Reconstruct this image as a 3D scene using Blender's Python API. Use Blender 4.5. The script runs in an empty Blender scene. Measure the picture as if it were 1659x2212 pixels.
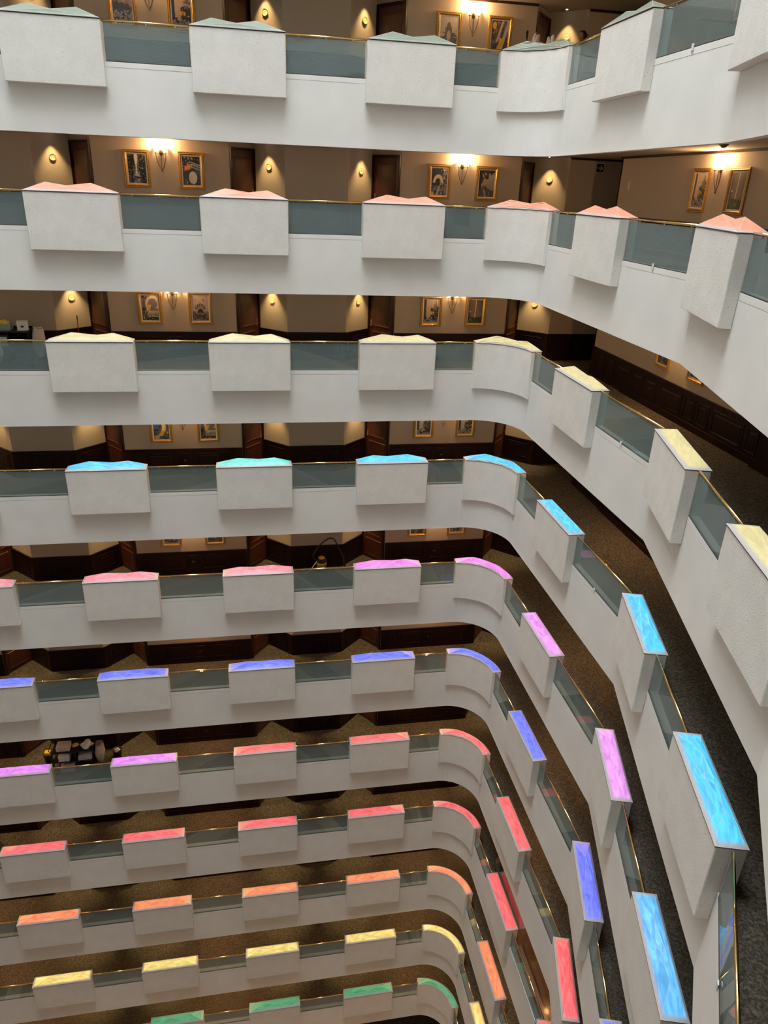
import bpy, math, random
import numpy as np
from mathutils import Matrix, Vector

C = bpy.context.scene.collection
S = bpy.context.scene
random.seed(7)

# ------------------------------------------------------------------ camera
YAW, PITCH, ROLL, FPX = 0.188453, -0.422861, 0.041825, 1560.85
CAM = Vector((-5.0947, -20.1262, -2.2539))
fwd = Vector((math.sin(YAW) * math.cos(PITCH), math.cos(YAW) * math.cos(PITCH), math.sin(PITCH)))
r0 = Vector((math.cos(YAW), -math.sin(YAW), 0))
u0 = r0.cross(fwd)
rt = r0 * math.cos(ROLL) + u0 * math.sin(ROLL)
up = -r0 * math.sin(ROLL) + u0 * math.cos(ROLL)
cam_d = bpy.data.cameras.new('camera')
cam = bpy.data.objects.new('camera', cam_d)
C.objects.link(cam)
cam.matrix_world = Matrix(((rt.x, up.x, -fwd.x, CAM.x), (rt.y, up.y, -fwd.y, CAM.y),
                           (rt.z, up.z, -fwd.z, CAM.z), (0, 0, 0, 1)))
cam_d.sensor_fit = 'VERTICAL'
cam_d.sensor_height = 36.0
cam_d.sensor_width = 27.0
cam_d.lens = FPX / 2212.0 * 36.0
cam_d.clip_start = 0.05
cam_d.clip_end = 300
S.camera = cam

# ------------------------------------------------------------------ sky and exposure
SKY_STRENGTH = 21.5
TOP = -8          # galleries go on above the frame up to the skylight
SCONCE_W, SPOT_W, LOBBY_W = 88.0, 125.0, 74.0
S.cycles.diffuse_bounces = 8
S.cycles.max_bounces = 14
W = bpy.data.worlds.new('sky')
S.world = W
W.use_nodes = True
bg = W.node_tree.nodes['Background']
bg.inputs[0].default_value = (0.93, 0.98, 1.0, 1)
bg.inputs[1].default_value = SKY_STRENGTH
S.view_settings.view_transform = 'Standard'
S.view_settings.look = 'None'
S.view_settings.gamma = 1
S.view_settings.exposure = 0.0
S.view_settings.use_curve_mapping = False

# ------------------------------------------------------------------ dimensions (metres)
H = 3.565          # storey height
RAIL_Z = 0.907
BOX_TOP = 0.895
BOX_BOT = -0.42
SLAB_BOT = -1.402
CEIL = 2.28        # ceiling above each gallery floor
NLEV = 11          # galleries in view: 0 (top) .. 10
ORD = ['top', 'second', 'third', 'fourth', 'fifth', 'sixth', 'seventh', 'eighth', 'ninth', 'tenth', 'eleventh']


def gal(l):
    return 'top gallery' if l == 0 else ORD[l] + ' gallery from top'


def lev(l):
    return -H * l


def project(p):
    v = Vector(p) - CAM
    z = v.dot(fwd)
    if z < 0.05:
        return None
    return 829.5 + FPX * v.dot(rt) / z, 1106 - FPX * v.dot(up) / z


def in_view(pts, m=0):
    for p in pts:
        q = project(p)
        if q and -m < q[0] < 1659 + m and -m < q[1] < 2212 + m:
            return True
    return False


# ------------------------------------------------------------------ materials
def new_mat(name):
    m = bpy.data.materials.new(name)
    m.use_nodes = True
    nt = m.node_tree
    return m, nt, nt.nodes['Principled BSDF']


def mat(name, col, rough=0.6, metal=0.0, nscale=None, namt=0.15, bscale=None, bstr=0.2, bdist=0.01,
        specks=None, stretch=None, emit=None, spec=None, coat=0):
    m, nt, b = new_mat(name)
    N, L = nt.nodes, nt.links
    b.inputs['Roughness'].default_value = rough
    b.inputs['Metallic'].default_value = metal
    if spec is not None:
        b.inputs['Specular IOR Level'].default_value = spec
    if coat:
        b.inputs['Coat Weight'].default_value = coat
    c4 = (*col, 1)
    b.inputs['Base Color'].default_value = c4
    tc = N.new('ShaderNodeTexCoord')
    src = tc.outputs['Object']
    if stretch:
        mp = N.new('ShaderNodeMapping')
        mp.inputs['Scale'].default_value = stretch
        L.new(src, mp.inputs[0])
        src = mp.outputs[0]
    if nscale:
        n = N.new('ShaderNodeTexNoise')
        n.inputs['Scale'].default_value = nscale
        n.inputs['Detail'].default_value = 4
        L.new(src, n.inputs[0])
        r = N.new('ShaderNodeValToRGB')
        r.color_ramp.elements[0].position = 0.3
        r.color_ramp.elements[1].position = 0.7
        r.color_ramp.elements[0].color = (*[x * (1 - namt) for x in col], 1)
        r.color_ramp.elements[1].color = (*[min(1, x * (1 + namt)) for x in col], 1)
        L.new(n.outputs[0], r.inputs[0])
        out = r.outputs[0]
        if specks:
            n2 = N.new('ShaderNodeTexNoise')
            n2.inputs['Scale'].default_value = specks
            n2.inputs['Detail'].default_value = 3
            L.new(src, n2.inputs[0])
            r2 = N.new('ShaderNodeValToRGB')
            r2.color_ramp.elements[0].position = 0.27
            r2.color_ramp.elements[1].position = 0.36
            r2.color_ramp.elements[0].color = (.60, .59, .57, 1)
            r2.color_ramp.elements[1].color = (1, 1, 1, 1)
            L.new(n2.outputs[0], r2.inputs[0])
            mx = N.new('ShaderNodeMixRGB')
            mx.blend_type = 'MULTIPLY'
            mx.inputs[0].default_value = 1
            L.new(out, mx.inputs[1])
            L.new(r2.outputs[0], mx.inputs[2])
            out = mx.outputs[0]
        L.new(out, b.inputs['Base Color'])
    if bscale:
        n3 = N.new('ShaderNodeTexNoise')
        n3.inputs['Scale'].default_value = bscale
        n3.inputs['Detail'].default_value = 5
        L.new(src, n3.inputs[0])
        bp = N.new('ShaderNodeBump')
        bp.inputs['Strength'].default_value = bstr
        bp.inputs['Distance'].default_value = bdist
        L.new(n3.outputs[0], bp.inputs['Height'])
        L.new(bp.outputs[0], b.inputs['Normal'])
    if emit:
        b.inputs['Emission Color'].default_value = (*emit[:3], 1)
        b.inputs['Emission Strength'].default_value = emit[3]
    return m


M = {}
M['plaster'] = mat('white_plaster', (.775, .77, .745), .75, nscale=1.3, namt=.035, bscale=9, bstr=.08)
M['stucco'] = mat('rough_stucco', (.76, .745, .71), .9, nscale=2.5, namt=.04, bscale=48, bstr=.55, bdist=.012, specks=42)
M['wallpaper'] = mat('beige_wallpaper', (.47, .385, .29), .75, nscale=90, namt=.05)
M['ceiling'] = mat('ceiling_paint', (.52, .44, .35), .8, nscale=2, namt=.03)
M['mahogany'] = mat('dark_mahogany', (.019, .006, .005), .42, nscale=6, namt=.35, stretch=(6, 6, .8), spec=.22)
M['door_wood'] = mat('red_brown_door_wood', (.060, .016, .009), .4, nscale=5, namt=.35, stretch=(8, 8, .7))
M['brass'] = mat('polished_brass', (.80, .57, .24), .14, 1.0, nscale=4, namt=.05)
M['antique'] = mat('antique_bronze', (.17, .12, .06), .35, 1.0, nscale=20, namt=.2)
M['gold'] = mat('gilded_wood', (.46, .25, .05), .38, .7, nscale=30, namt=.3, bscale=45, bstr=.9, bdist=.01)
M['matboard'] = mat('cream_mat', (.80, .73, .62), .8, nscale=20, namt=.03)
M['black'] = mat('black_plastic', (.012, .012, .013), .5, nscale=8, namt=.2)
M['blackmetal'] = mat('black_metal', (.02, .02, .022), .4, .6, nscale=8, namt=.2)
M['kerb'] = mat('brown_kerb', (.035, .024, .018), .55, nscale=9, namt=.2)
M['channel'] = mat('pale_channel', (.62, .56, .45), .5, nscale=9, namt=.1)
M['towel'] = mat('white_towel', (.78, .76, .74), .95, nscale=60, namt=.06, bscale=120, bstr=.4, bdist=.006)
M['linen'] = mat('blush_linen', (.62, .54, .52), .95, nscale=9, namt=.1, bscale=30, bstr=.3)
M['yellow'] = mat('yellow_cloth', (.85, .60, .03), .85, nscale=14, namt=.2, bscale=40, bstr=.4)
M['yellowp'] = mat('yellow_plastic', (.85, .52, .03), .4, nscale=6, namt=.08)
M['greyp'] = mat('grey_plastic', (.30, .31, .30), .5, nscale=6, namt=.1)
M['cartoncream'] = mat('cream_carton', (.74, .70, .62), .7, nscale=6, namt=.05)
M['navy'] = mat('navy_print', (.015, .025, .05), .5, nscale=6, namt=.1)
M['whitep'] = mat('white_print', (.8, .8, .78), .5, nscale=6, namt=.03)
M['cream'] = mat('cream_enamel', (.80, .68, .44), .4, nscale=12, namt=.06)
M['red'] = mat('red_lacquer', (.30, .012, .012), .4, nscale=6, namt=.1)
M['skin'] = mat('skin', (.30, .16, .10), .55, nscale=12, namt=.1)
M['hair'] = mat('black_hair', (.008, .006, .005), .45, nscale=60, namt=.4)
M['uniform'] = mat('dark_uniform', (.03, .03, .035), .85, nscale=40, namt=.2)
M['steel'] = mat('brushed_steel', (.45, .44, .42), .3, 1, nscale=20, namt=.1)
M['bag'] = None
M['lampglow'] = mat('glowing_tulip_glass', (.9, .8, .6), .4, nscale=5, namt=.05, emit=(1, .72, .38, 6))
M['spotglow'] = mat('glowing_spot_lens', (.9, .9, .8), .3, nscale=5, namt=.02, emit=(1, .85, .62, 14))
M['clip'] = mat('clear_plastic_clip', (.70, .68, .66), .25, nscale=9, namt=.1)
M['wood'] = mat('honey_wood_floor', (.20, .09, .025), .22, nscale=3, namt=.4, stretch=(3, .4, 3), coat=.3)
M['grey_pl'] = mat('smoke_detector_plastic', (.20, .15, .10), .5, nscale=9, namt=.1)


def carpet():
    m, nt, b = new_mat('leaf_carpet')
    N, L = nt.nodes, nt.links
    tc = N.new('ShaderNodeTexCoord')
    nz = N.new('ShaderNodeTexNoise'); nz.inputs['Scale'].default_value = 5.0; nz.inputs['Detail'].default_value = 2
    L.new(tc.outputs['Object'], nz.inputs[0])
    mx = N.new('ShaderNodeVectorMath'); mx.operation = 'MULTIPLY_ADD'
    mx.inputs[1].default_value = (.55, .55, .0)
    L.new(nz.outputs['Color'], mx.inputs[0]); L.new(tc.outputs['Object'], mx.inputs[2])
    vo = N.new('ShaderNodeTexVoronoi'); vo.feature = 'DISTANCE_TO_EDGE'; vo.inputs['Scale'].default_value = 12.0
    L.new(mx.outputs[0], vo.inputs['Vector'])
    r = N.new('ShaderNodeValToRGB')
    r.color_ramp.elements[0].position = 0.02; r.color_ramp.elements[0].color = (.138, .118, .090, 1)
    r.color_ramp.elements[1].position = 0.16; r.color_ramp.elements[1].color = (.074, .063, .049, 1)
    L.new(vo.outputs['Distance'], r.inputs[0])
    n2 = N.new('ShaderNodeTexNoise'); n2.inputs['Scale'].default_value = 22.0; n2.inputs['Detail'].default_value = 3
    L.new(tc.outputs['Object'], n2.inputs[0])
    r2 = N.new('ShaderNodeValToRGB')
    r2.color_ramp.elements[0].position = .35; r2.color_ramp.elements[0].color = (.62, .62, .62, 1)
    r2.color_ramp.elements[1].position = .65; r2.color_ramp.elements[1].color = (1.35, 1.35, 1.35, 1)
    L.new(n2.outputs[0], r2.inputs[0])
    mm = N.new('ShaderNodeMixRGB'); mm.blend_type = 'MULTIPLY'; mm.inputs[0].default_value = 1
    L.new(r.outputs[0], mm.inputs[1]); L.new(r2.outputs[0], mm.inputs[2])
    L.new(mm.outputs[0], b.inputs['Base Color'])
    b.inputs['Roughness'].default_value = 1
    b.inputs['Specular IOR Level'].default_value = 0.1
    bp = N.new('ShaderNodeBump'); bp.inputs['Strength'].default_value = .3; bp.inputs['Distance'].default_value = .01
    L.new(n2.outputs[0], bp.inputs['Height']); L.new(bp.outputs[0], b.inputs['Normal'])
    return m


M['carpet'] = carpet()


def glass_mat(name, tint, film, filmcol, ior=1.55, ribs=True):
    m = bpy.data.materials.new(name)
    m.use_nodes = True
    nt = m.node_tree
    N, L = nt.nodes, nt.links
    N.clear()
    out = N.new('ShaderNodeOutputMaterial')
    tr = N.new('ShaderNodeBsdfTransparent'); tr.inputs[0].default_value = (*tint, 1)
    df = N.new('ShaderNodeBsdfDiffuse'); df.inputs[0].default_value = (*filmcol, 1)
    gl = N.new('ShaderNodeBsdfGlossy'); gl.inputs['Roughness'].default_value = .01
    fr = N.new('ShaderNodeFresnel'); fr.inputs[0].default_value = ior
    m1 = N.new('ShaderNodeMixShader'); m1.inputs[0].default_value = film
    L.new(tr.outputs[0], m1.inputs[1]); L.new(df.outputs[0], m1.inputs[2])
    if ribs:
        tc = N.new('ShaderNodeTexCoord')
        wv = N.new('ShaderNodeTexWave'); wv.bands_direction = 'Z'; wv.inputs['Scale'].default_value = 12
        wv.inputs['Distortion'].default_value = .6
        L.new(tc.outputs['Object'], wv.inputs[0])
        mr = N.new('ShaderNodeMapRange')
        mr.inputs[3].default_value = film * .8; mr.inputs[4].default_value = film * 1.2
        L.new(wv.outputs['Fac'], mr.inputs[0]); L.new(mr.outputs[0], m1.inputs[0])
    m2 = N.new('ShaderNodeMixShader')
    # reflect on the outer faces only (the slab's inner faces would trap light)
    ge = N.new('ShaderNodeNewGeometry')
    iv = N.new('ShaderNodeMath'); iv.operation = 'SUBTRACT'; iv.inputs[0].default_value = 1; L.new(ge.outputs['Backfacing'], iv.inputs[1])
    fm = N.new('ShaderNodeMath'); fm.operation = 'MULTIPLY'; L.new(fr.outputs[0], fm.inputs[0]); L.new(iv.outputs[0], fm.inputs[1])
    L.new(fm.outputs[0], m2.inputs[0]); L.new(m1.outputs[0], m2.inputs[1]); L.new(gl.outputs[0], m2.inputs[2])
    L.new(m2.outputs[0], out.inputs[0])
    return m


M['glass'] = glass_mat('grey_green_glass', (.66, .73, .72), .25, (.37, .47, .48))
M['darkglass'] = glass_mat('bronze_tinted_glass', (.62, .54, .44), .02, (.1, .1, .1), ior=2.3, ribs=False)
M['bag'] = glass_mat('cloudy_plastic_bag', (.75, .72, .68), .72, (.66, .58, .54), ribs=False)

CAPCOL = {
    'green': ((.07, .46, .17), (.18, .62, .30)), 'palegreen': ((.22, .42, .24), (.20, .36, .24)),
    'coral': ((1.0, .26, .14), (1.0, .38, .24)), 'paleyellow': ((1.0, .80, .22), (1.0, .86, .50)),
    'cyan': ((.03, .52, 1.0), (.12, .75, .95)), 'aqua': ((.08, .70, .62), (.20, .85, .70)),
    'pink': ((1.0, .18, .26), (.95, .40, .42)), 'violet': ((.92, .16, .95), (.95, .35, .62)),
    'orchid': ((.80, .20, .95), (.95, .50, .85)), 'blue': ((.08, .11, 1.0), (.25, .30, 1.0)),
    'magenta': ((.82, .18, 1.0), (.95, .36, .95)), 'red': ((1.0, .06, .09), (1.0, .22, .20)),
    'redcoral': ((1.0, .13, .11), (1.0, .22, .22)), 'orange': ((1.0, .18, .06), (1.0, .38, .16)),
    'yellow': ((.95, .66, .10), (1.0, .80, .32)), 'skyblue': ((.03, .40, 1.0), (.25, .70, 1.0)),
}
CAPWORD = {'palegreen': 'dull green', 'paleyellow': 'pale yellow', 'redcoral': 'coral red', 'skyblue': 'sky blue'}
LB, WB = 2.16, 0.409


def cap_mat(name, a, b_, strength, base=None):
    m, nt, b = new_mat('lit_cap_' + name)
    N, L = nt.nodes, nt.links
    uv = N.new('ShaderNodeUVMap'); uv.uv_map = 'UVMap'
    sp = N.new('ShaderNodeSeparateXYZ'); L.new(uv.outputs[0], sp.inputs[0])

    def edge(out, tot, soft):
        s = N.new('ShaderNodeMath'); s.operation = 'SUBTRACT'; s.inputs[0].default_value = tot; L.new(out, s.inputs[1])
        mn = N.new('ShaderNodeMath'); mn.operation = 'MINIMUM'; L.new(out, mn.inputs[0]); L.new(s.outputs[0], mn.inputs[1])
        mr = N.new('ShaderNodeMapRange'); mr.interpolation_type = 'SMOOTHSTEP'
        mr.inputs[1].default_value = .01; mr.inputs[2].default_value = soft
        L.new(mn.outputs[0], mr.inputs[0])
        return mr.outputs[0]
    e1, e2 = edge(sp.outputs[0], LB, .11), edge(sp.outputs[1], WB, .075)
    e = N.new('ShaderNodeMath'); e.operation = 'MULTIPLY'; L.new(e1, e.inputs[0]); L.new(e2, e.inputs[1])
    oi = N.new('ShaderNodeObjectInfo')
    mp = N.new('ShaderNodeMapping'); mp.inputs['Scale'].default_value = (2.2, 9, 1)
    L.new(uv.outputs[0], mp.inputs[0])
    cb = N.new('ShaderNodeCombineXYZ')
    ml = N.new('ShaderNodeMath'); ml.operation = 'MULTIPLY'; ml.inputs[1].default_value = 40; L.new(oi.outputs['Random'], ml.inputs[0])
    L.new(ml.outputs[0], cb.inputs[2])
    ad = N.new('ShaderNodeVectorMath'); ad.operation = 'ADD'; L.new(mp.outputs[0], ad.inputs[0]); L.new(cb.outputs[0], ad.inputs[1])
    n = N.new('ShaderNodeTexNoise'); n.inputs['Scale'].default_value = 1.2; n.inputs['Detail'].default_value = 3
    n.inputs['Distortion'].default_value = 1.2
    L.new(ad.outputs[0], n.inputs[0])
    mr = N.new('ShaderNodeMapRange'); mr.inputs[1].default_value = .3; mr.inputs[2].default_value = .72
    mr.inputs[3].default_value = .62; mr.inputs[4].default_value = 1.1
    L.new(n.outputs[0], mr.inputs[0])
    st = N.new('ShaderNodeMath'); st.operation = 'MULTIPLY'; L.new(e.outputs[0], st.inputs[0]); L.new(mr.outputs[0], st.inputs[1])
    s2 = N.new('ShaderNodeMath'); s2.operation = 'MULTIPLY'; s2.inputs[1].default_value = strength; L.new(st.outputs[0], s2.inputs[0])
    L.new(s2.outputs[0], b.inputs['Emission Strength'])
    mc = N.new('ShaderNodeMixRGB'); mc.inputs[1].default_value = (*a, 1); mc.inputs[2].default_value = (*b_, 1)
    L.new(n.outputs[1] if False else n.outputs[0], mc.inputs[0])
    L.new(mc.outputs[0], b.inputs['Emission Color'])
    bc = N.new('ShaderNodeMixRGB'); bc.inputs[1].default_value = (*((.28, .29, .26) if name == 'palegreen' else (.46, .44, .45)), 1); bc.inputs[2].default_value = (*(base or [.05 + .20 * x for x in a]), 1)
    L.new(e.outputs[0], bc.inputs[0]); L.new(bc.outputs[0], b.inputs['Base Color'])
    b.inputs['Roughness'].default_value = .4
    b.inputs['Specular IOR Level'].default_value = .3
    return m


CAPSTR = {'palegreen': .05, 'paleyellow': .35, 'coral': .55, 'green': .62}
CAPBASE = {'coral': (.50, .22, .15), 'palegreen': (.185, .215, .165), 'paleyellow': (.46, .41, .22)}
CAPM = {k: cap_mat(k, v[0], v[1], CAPSTR.get(k, 1.02), CAPBASE.get(k)) for k, v in CAPCOL.items()}


# ------------------------------------------------------------------ mesh helpers
class MB:
    def __init__(s):
        s.v, s.f, s.uv = [], [], None

    def add(s, vs, fs):
        n = len(s.v)
        s.v += [tuple(p) for p in vs]
        s.f += [tuple(i + n for i in f) for f in fs]
        return s

    def box(s, x0, x1, y0, y1, z0, z1):
        return s.add([(x0, y0, z0), (x1, y0, z0), (x1, y1, z0), (x0, y1, z0), (x0, y0, z1), (x1, y0, z1), (x1, y1, z1), (x0, y1, z1)],
                     [(0, 3, 2, 1), (4, 5, 6, 7), (0, 1, 5, 4), (1, 2, 6, 5), (2, 3, 7, 6), (3, 0, 4, 7)])

    def rbox(s, x0, x1, y0, y1, z0, z1, c):
        # box with all upright and top edges chamfered by c
        def ring(i, z):
            return [(x0 + i + c, y0 + i, z), (x1 - i - c, y0 + i, z), (x1 - i, y0 + i + c, z), (x1 - i, y1 - i - c, z),
                    (x1 - i - c, y1 - i, z), (x0 + i + c, y1 - i, z), (x0 + i, y1 - i - c, z), (x0 + i, y0 + i + c, z)]
        vs = ring(c * .6, z0) + ring(0, z0 + c * .6) + ring(0, z1 - c * .6) + ring(c * .6, z1)
        fs = []
        for k in range(3):
            for i in range(8):
                j = (i + 1) % 8
                fs.append((k * 8 + i, k * 8 + j, k * 8 + 8 + j, k * 8 + 8 + i))
        fs.append(tuple(range(7, -1, -1)))
        fs.append(tuple(range(24, 32)))
        return s.add(vs, fs)

    def tube(s, pts, r, n=8, cap=True):
        pts = [Vector(p) for p in pts]
        rs = r if isinstance(r, (list, tuple)) else [r] * len(pts)
        vs, fs = [], []
        prev = None
        for i, p in enumerate(pts):
            t = (pts[min(i + 1, len(pts) - 1)] - pts[max(i - 1, 0)])
            t = t.normalized() if t.length > 1e-9 else Vector((0, 0, 1))
            a = Vector((0, 0, 1)) if abs(t.z) < .95 else Vector((1, 0, 0))
            if prev is not None:
                a = prev
            b = t.cross(a)
            if b.length < 1e-6:
                b = t.cross(Vector((0, 1, 0)))
            b.normalize()
            a = b.cross(t).normalized()
            prev = a
            for k in range(n):
                w = 2 * math.pi * k / n
                vs.append(p + (a * math.cos(w) + b * math.sin(w)) * rs[i])
        for i in range(len(pts) - 1):
            for k in range(n):
                j = (k + 1) % n
                fs.append((i * n + k, i * n + j, i * n + n + j, i * n + n + k))
        if cap:
            fs.append(tuple(range(n - 1, -1, -1)))
            fs.append(tuple(range((len(pts) - 1) * n, len(pts) * n)))
        return s.add(vs, fs)

    def lathe(s, prof, n=16, c=(0, 0, 0), sx=1, sy=1, cap=True):
        vs, fs = [], []
        for r, z in prof:
            for k in range(n):
                w = 2 * math.pi * k / n
                vs.append((c[0] + r * sx * math.cos(w), c[1] + r * sy * math.sin(w), c[2] + z))
        for i in range(len(prof) - 1):
            for k in range(n):
                j = (k + 1) % n
                fs.append((i * n + k, i * n + j, i * n + n + j, i * n + n + k))
        if cap:
            fs.append(tuple(range(n - 1, -1, -1)))
            fs.append(tuple(range((len(prof) - 1) * n, len(prof) * n)))
        return s.add(vs, fs)

    def yz(s):
        """turn lathe axis z into -y (facing the viewer of a wall)"""
        s.v = [(x, -z, y) for x, y, z in s.v]
        return s

    def mesh(s, name, m=None, smooth=False):
        me = bpy.data.meshes.new(name)
        me.from_pydata(s.v, [], s.f)
        if m is not None:
            me.materials.append(m)
        if smooth:
            me.polygons.foreach_set('use_smooth', [True] * len(me.polygons))
        me.update()
        return me


def link(name, me, parent=None):
    o = bpy.data.objects.new(name, me)
    C.objects.link(o)
    if parent is not None:
        o.parent = parent
    return o


def obj(name, mb, m, parent=None, smooth=False):
    return link(name, mb.mesh(name, m, smooth), parent)


def tag(o, label=None, cat=None, group=None, kind=None):
    if label: o['label'] = label
    if cat: o['category'] = cat
    if group: o['group'] = group
    if kind: o['kind'] = kind
    return o


def thing(name, label, cat, loc=(0, 0, 0), rz=0.0, group=None):
    o = bpy.data.objects.new(name, None)
    o.empty_display_size = .1
    C.objects.link(o)
    o.location = loc
    o.rotation_euler = (0, 0, rz)
    return tag(o, label, cat, group)


def struct(name, mb, m, parent=None):
    o = obj(name, mb, m, parent)
    if parent is None:
        o['kind'] = 'structure'
    return o


def fix_normals(o):
    import bmesh
    b = bmesh.new(); b.from_mesh(o.data)
    bmesh.ops.recalc_face_normals(b, faces=b.faces)
    b.to_mesh(o.data); b.free()


# ------------------------------------------------------------------ atrium plan: front line of the parapets
RC = 1.33
XA = 2.53
AB = math.radians(16.3)
K1 = Vector((XA, -8.24))
dB = Vector((-math.sin(AB), -math.cos(AB)))
LSEGB = 6.43
K2 = K1 + dB * LSEGB
dC = Vector((-math.sin(2 * AB), -math.cos(2 * AB)))
K3 = K2 + dC * 7.9
ARC = [Vector((XA - RC + RC * math.sin(t), -RC + RC * math.cos(t))) for t in [math.pi / 2 * i / 14 for i in range(15)]]
dN = Vector((-math.cos(2 * AB), math.sin(2 * AB)))
K4 = K3 + dN * 13.5
PATH = [Vector((-18.0, 0))] + ARC + [K1, K2, K3, K4, Vector((-18.0, -11.5))]


def offset_path(o):
    n = len(PATH)
    res = []
    for i in range(n):
        a, b, c = PATH[i - 1], PATH[i], PATH[(i + 1) % n]
        d1, d2 = (b - a).normalized(), (c - b).normalized()
        n1, n2 = Vector((-d1.y, d1.x)), Vector((-d2.y, d2.x))
        m = (n1 + n2).normalized()
        res.append(b + m * (o / max(.3, m.dot(n1))))
    return res


def sweep(profile, closed_profile=True):
    """sweep profile [(o,z)] round the closed plan path"""
    mb = MB()
    rings = [offset_path(o) for o, z in profile]
    n, k = len(PATH), len(profile)
    vs = [(rings[j][i].x, rings[j][i].y, profile[j][1]) for i in range(n) for j in range(k)]
    fs = []
    kk = k if closed_profile else k - 1
    for i in range(n):
        i2 = (i + 1) % n
        for j in range(kk):
            j2 = (j + 1) % k
            fs.append((i * k + j, i2 * k + j, i2 * k + j2, i * k + j2))
    mb.add(vs, fs)
    return mb


FO = -.03    # parapet face, GO glass line
GO = -.020
prof_parapet = [(FO, SLAB_BOT), (FO, -.006), (FO + .008, -.003), (FO + .008, .003), (FO - .002, .006), (FO - .002, .106), (FO + .001, .11),
                (.148, .11), (.148, -.02), (.30, -.02), (.30, CEIL - H - .02), (.15, CEIL - H - .02), (.15, SLAB_BOT)]
par_me = sweep(prof_parapet).mesh('parapet', M['plaster'])
flo_me = sweep([(.15, 0), (6.5, 0), (6.5, -.05), (.15, -.05)]).mesh('gallery_floor', M['carpet'])
cei_me = sweep([(.16, CEIL), (.16, CEIL + .04), (6.5, CEIL + .04), (6.5, CEIL)]).mesh('gallery_ceiling', M['ceiling'])
for l in range(TOP, 13):
    for nm, me in (('wall_parapet', par_me), ('floor', flo_me), ('ceiling', cei_me)):
        o = link(nm, me)
        o.location.z = lev(l)
        o['kind'] = 'structure'
zt, zb = lev(TOP) + CEIL + .3, lev(13)
INSET = -1.0
pl = bpy.data.lights.new('skylight_portal', 'AREA')
pl.shape, pl.size, pl.size_y = 'RECTANGLE', 26, 26
pl.cycles.is_portal = True
po = bpy.data.objects.new('skylight_portal', pl)
C.objects.link(po)
po.location = (-8, -11, zt + .3)
struct('ceiling_roof', sweep([(6.5, zt - .12), (INSET, zt - .12), (INSET, zt + .6), (INSET + .2, zt + .6), (INSET + .2, zt), (6.5, zt)]), M['plaster'])  # unseen roof ring, added and inset to limit skylight on the upper galleries
# back walls of the galleries on the two sides behind the camera
bw = offset_path(2.35)
nA = len(PATH)
hid = MB()
for i in (nA - 4, nA - 3, nA - 2, nA - 1):
    a, b = bw[i], bw[(i + 1) % nA]
    if i == nA - 4:
        a = a + (b - a) * .35
    hid.add([(a.x, a.y, zb), (b.x, b.y, zb), (b.x, b.y, zt - .13), (a.x, a.y, zt - .13)], [(0, 1, 2, 3)])
struct('wall_back', hid, M['wallpaper'])
out = struct('wall_outer', sweep([(6.5, zb), (6.5, zt), (6.6, zt), (6.6, zb)]), M['wallpaper'])  # unseen ring added to stop sky light leaking in behind the galleries
ob_ = offset_path(6.5)
lob = MB().add([(p.x, p.y, zb) for p in ob_] + [(p.x, p.y, zb - .2) for p in ob_],
               [tuple(range(len(ob_))), tuple(range(2 * len(ob_) - 1, len(ob_) - 1, -1))])
struct('floor_lobby', lob, mat('cream_marble', (.62, .52, .40), .25, nscale=1.2, namt=.15))
for lx, ly in ((-13, -5), (-6, -5), (-12, -9), (-5, -12), (-1.5, -6.5), (-3, -15)):
    d_ = bpy.data.lights.new('lobby_lamp', 'POINT')
    d_.energy, d_.color, d_.shadow_soft_size = LOBBY_W, (1.0, .47, .16), .3
    o_ = bpy.data.objects.new('lobby_lamp', d_)
    C.objects.link(o_)
    o_.location = (lx, ly, zb + 2.6)


# ------------------------------------------------------------------ light boxes on the parapets
def box_mesh(map_, n):
    """saddle body: profile extruded along u in n steps through map_(x, o)"""
    c = .012
    prof = [(-.231 + c, BOX_BOT), (-.231, BOX_BOT + c), (-.231, BOX_TOP - c), (-.231 + c, BOX_TOP), (.178 - c, BOX_TOP), (.178, BOX_TOP - c),
            (.178, .002), (.1495, .002), (.1495, .1115), (FO - .0075, .1115), (FO - .0075, BOX_BOT)]
    mb = MB()
    k = len(prof)
    xs = [0, c] + [c + (LB - 2 * c) * i / n for i in range(1, n)] + [LB - c, LB]
    vs = []
    for i, x in enumerate(xs):
        end = i in (0, len(xs) - 1)
        for (o, z) in prof:
            if end:  # soft upright corners
                o2 = o + c if o < -.21 else (o - c if o > .17 else o)
                z2 = z - c * .5 if z > BOX_TOP - .02 else (z + c * .5 if z < BOX_BOT + .02 else z)
            else:
                o2, z2 = o, z
            p = map_(x, o2)
            vs.append((p[0], p[1], z2))
    fs = []
    for i in range(len(xs) - 1):
        for j in range(k):
            j2 = (j + 1) % k
            fs.append((i * k + j, i * k + k + j, i * k + k + j2, i * k + j2))
    fs.append(tuple(range(k)))
    fs.append(tuple(range((len(xs) - 1) * k, len(xs) * k))[::-1])
    return mb.add(vs, fs)


def straight(x, o):
    return (x, o)


RM = LB / (math.pi / 2)


def curved(x, o):
    """corner map: local frame at start of the arc (x right, y outward); arc radius RC, slimmer projection"""
    t = math.pi / 2 * x / LB
    oo = o * .5 if o < 0 and o < -.04 else o
    r = RC + oo
    return (r * math.sin(t), -RC + r * math.cos(t))


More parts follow.
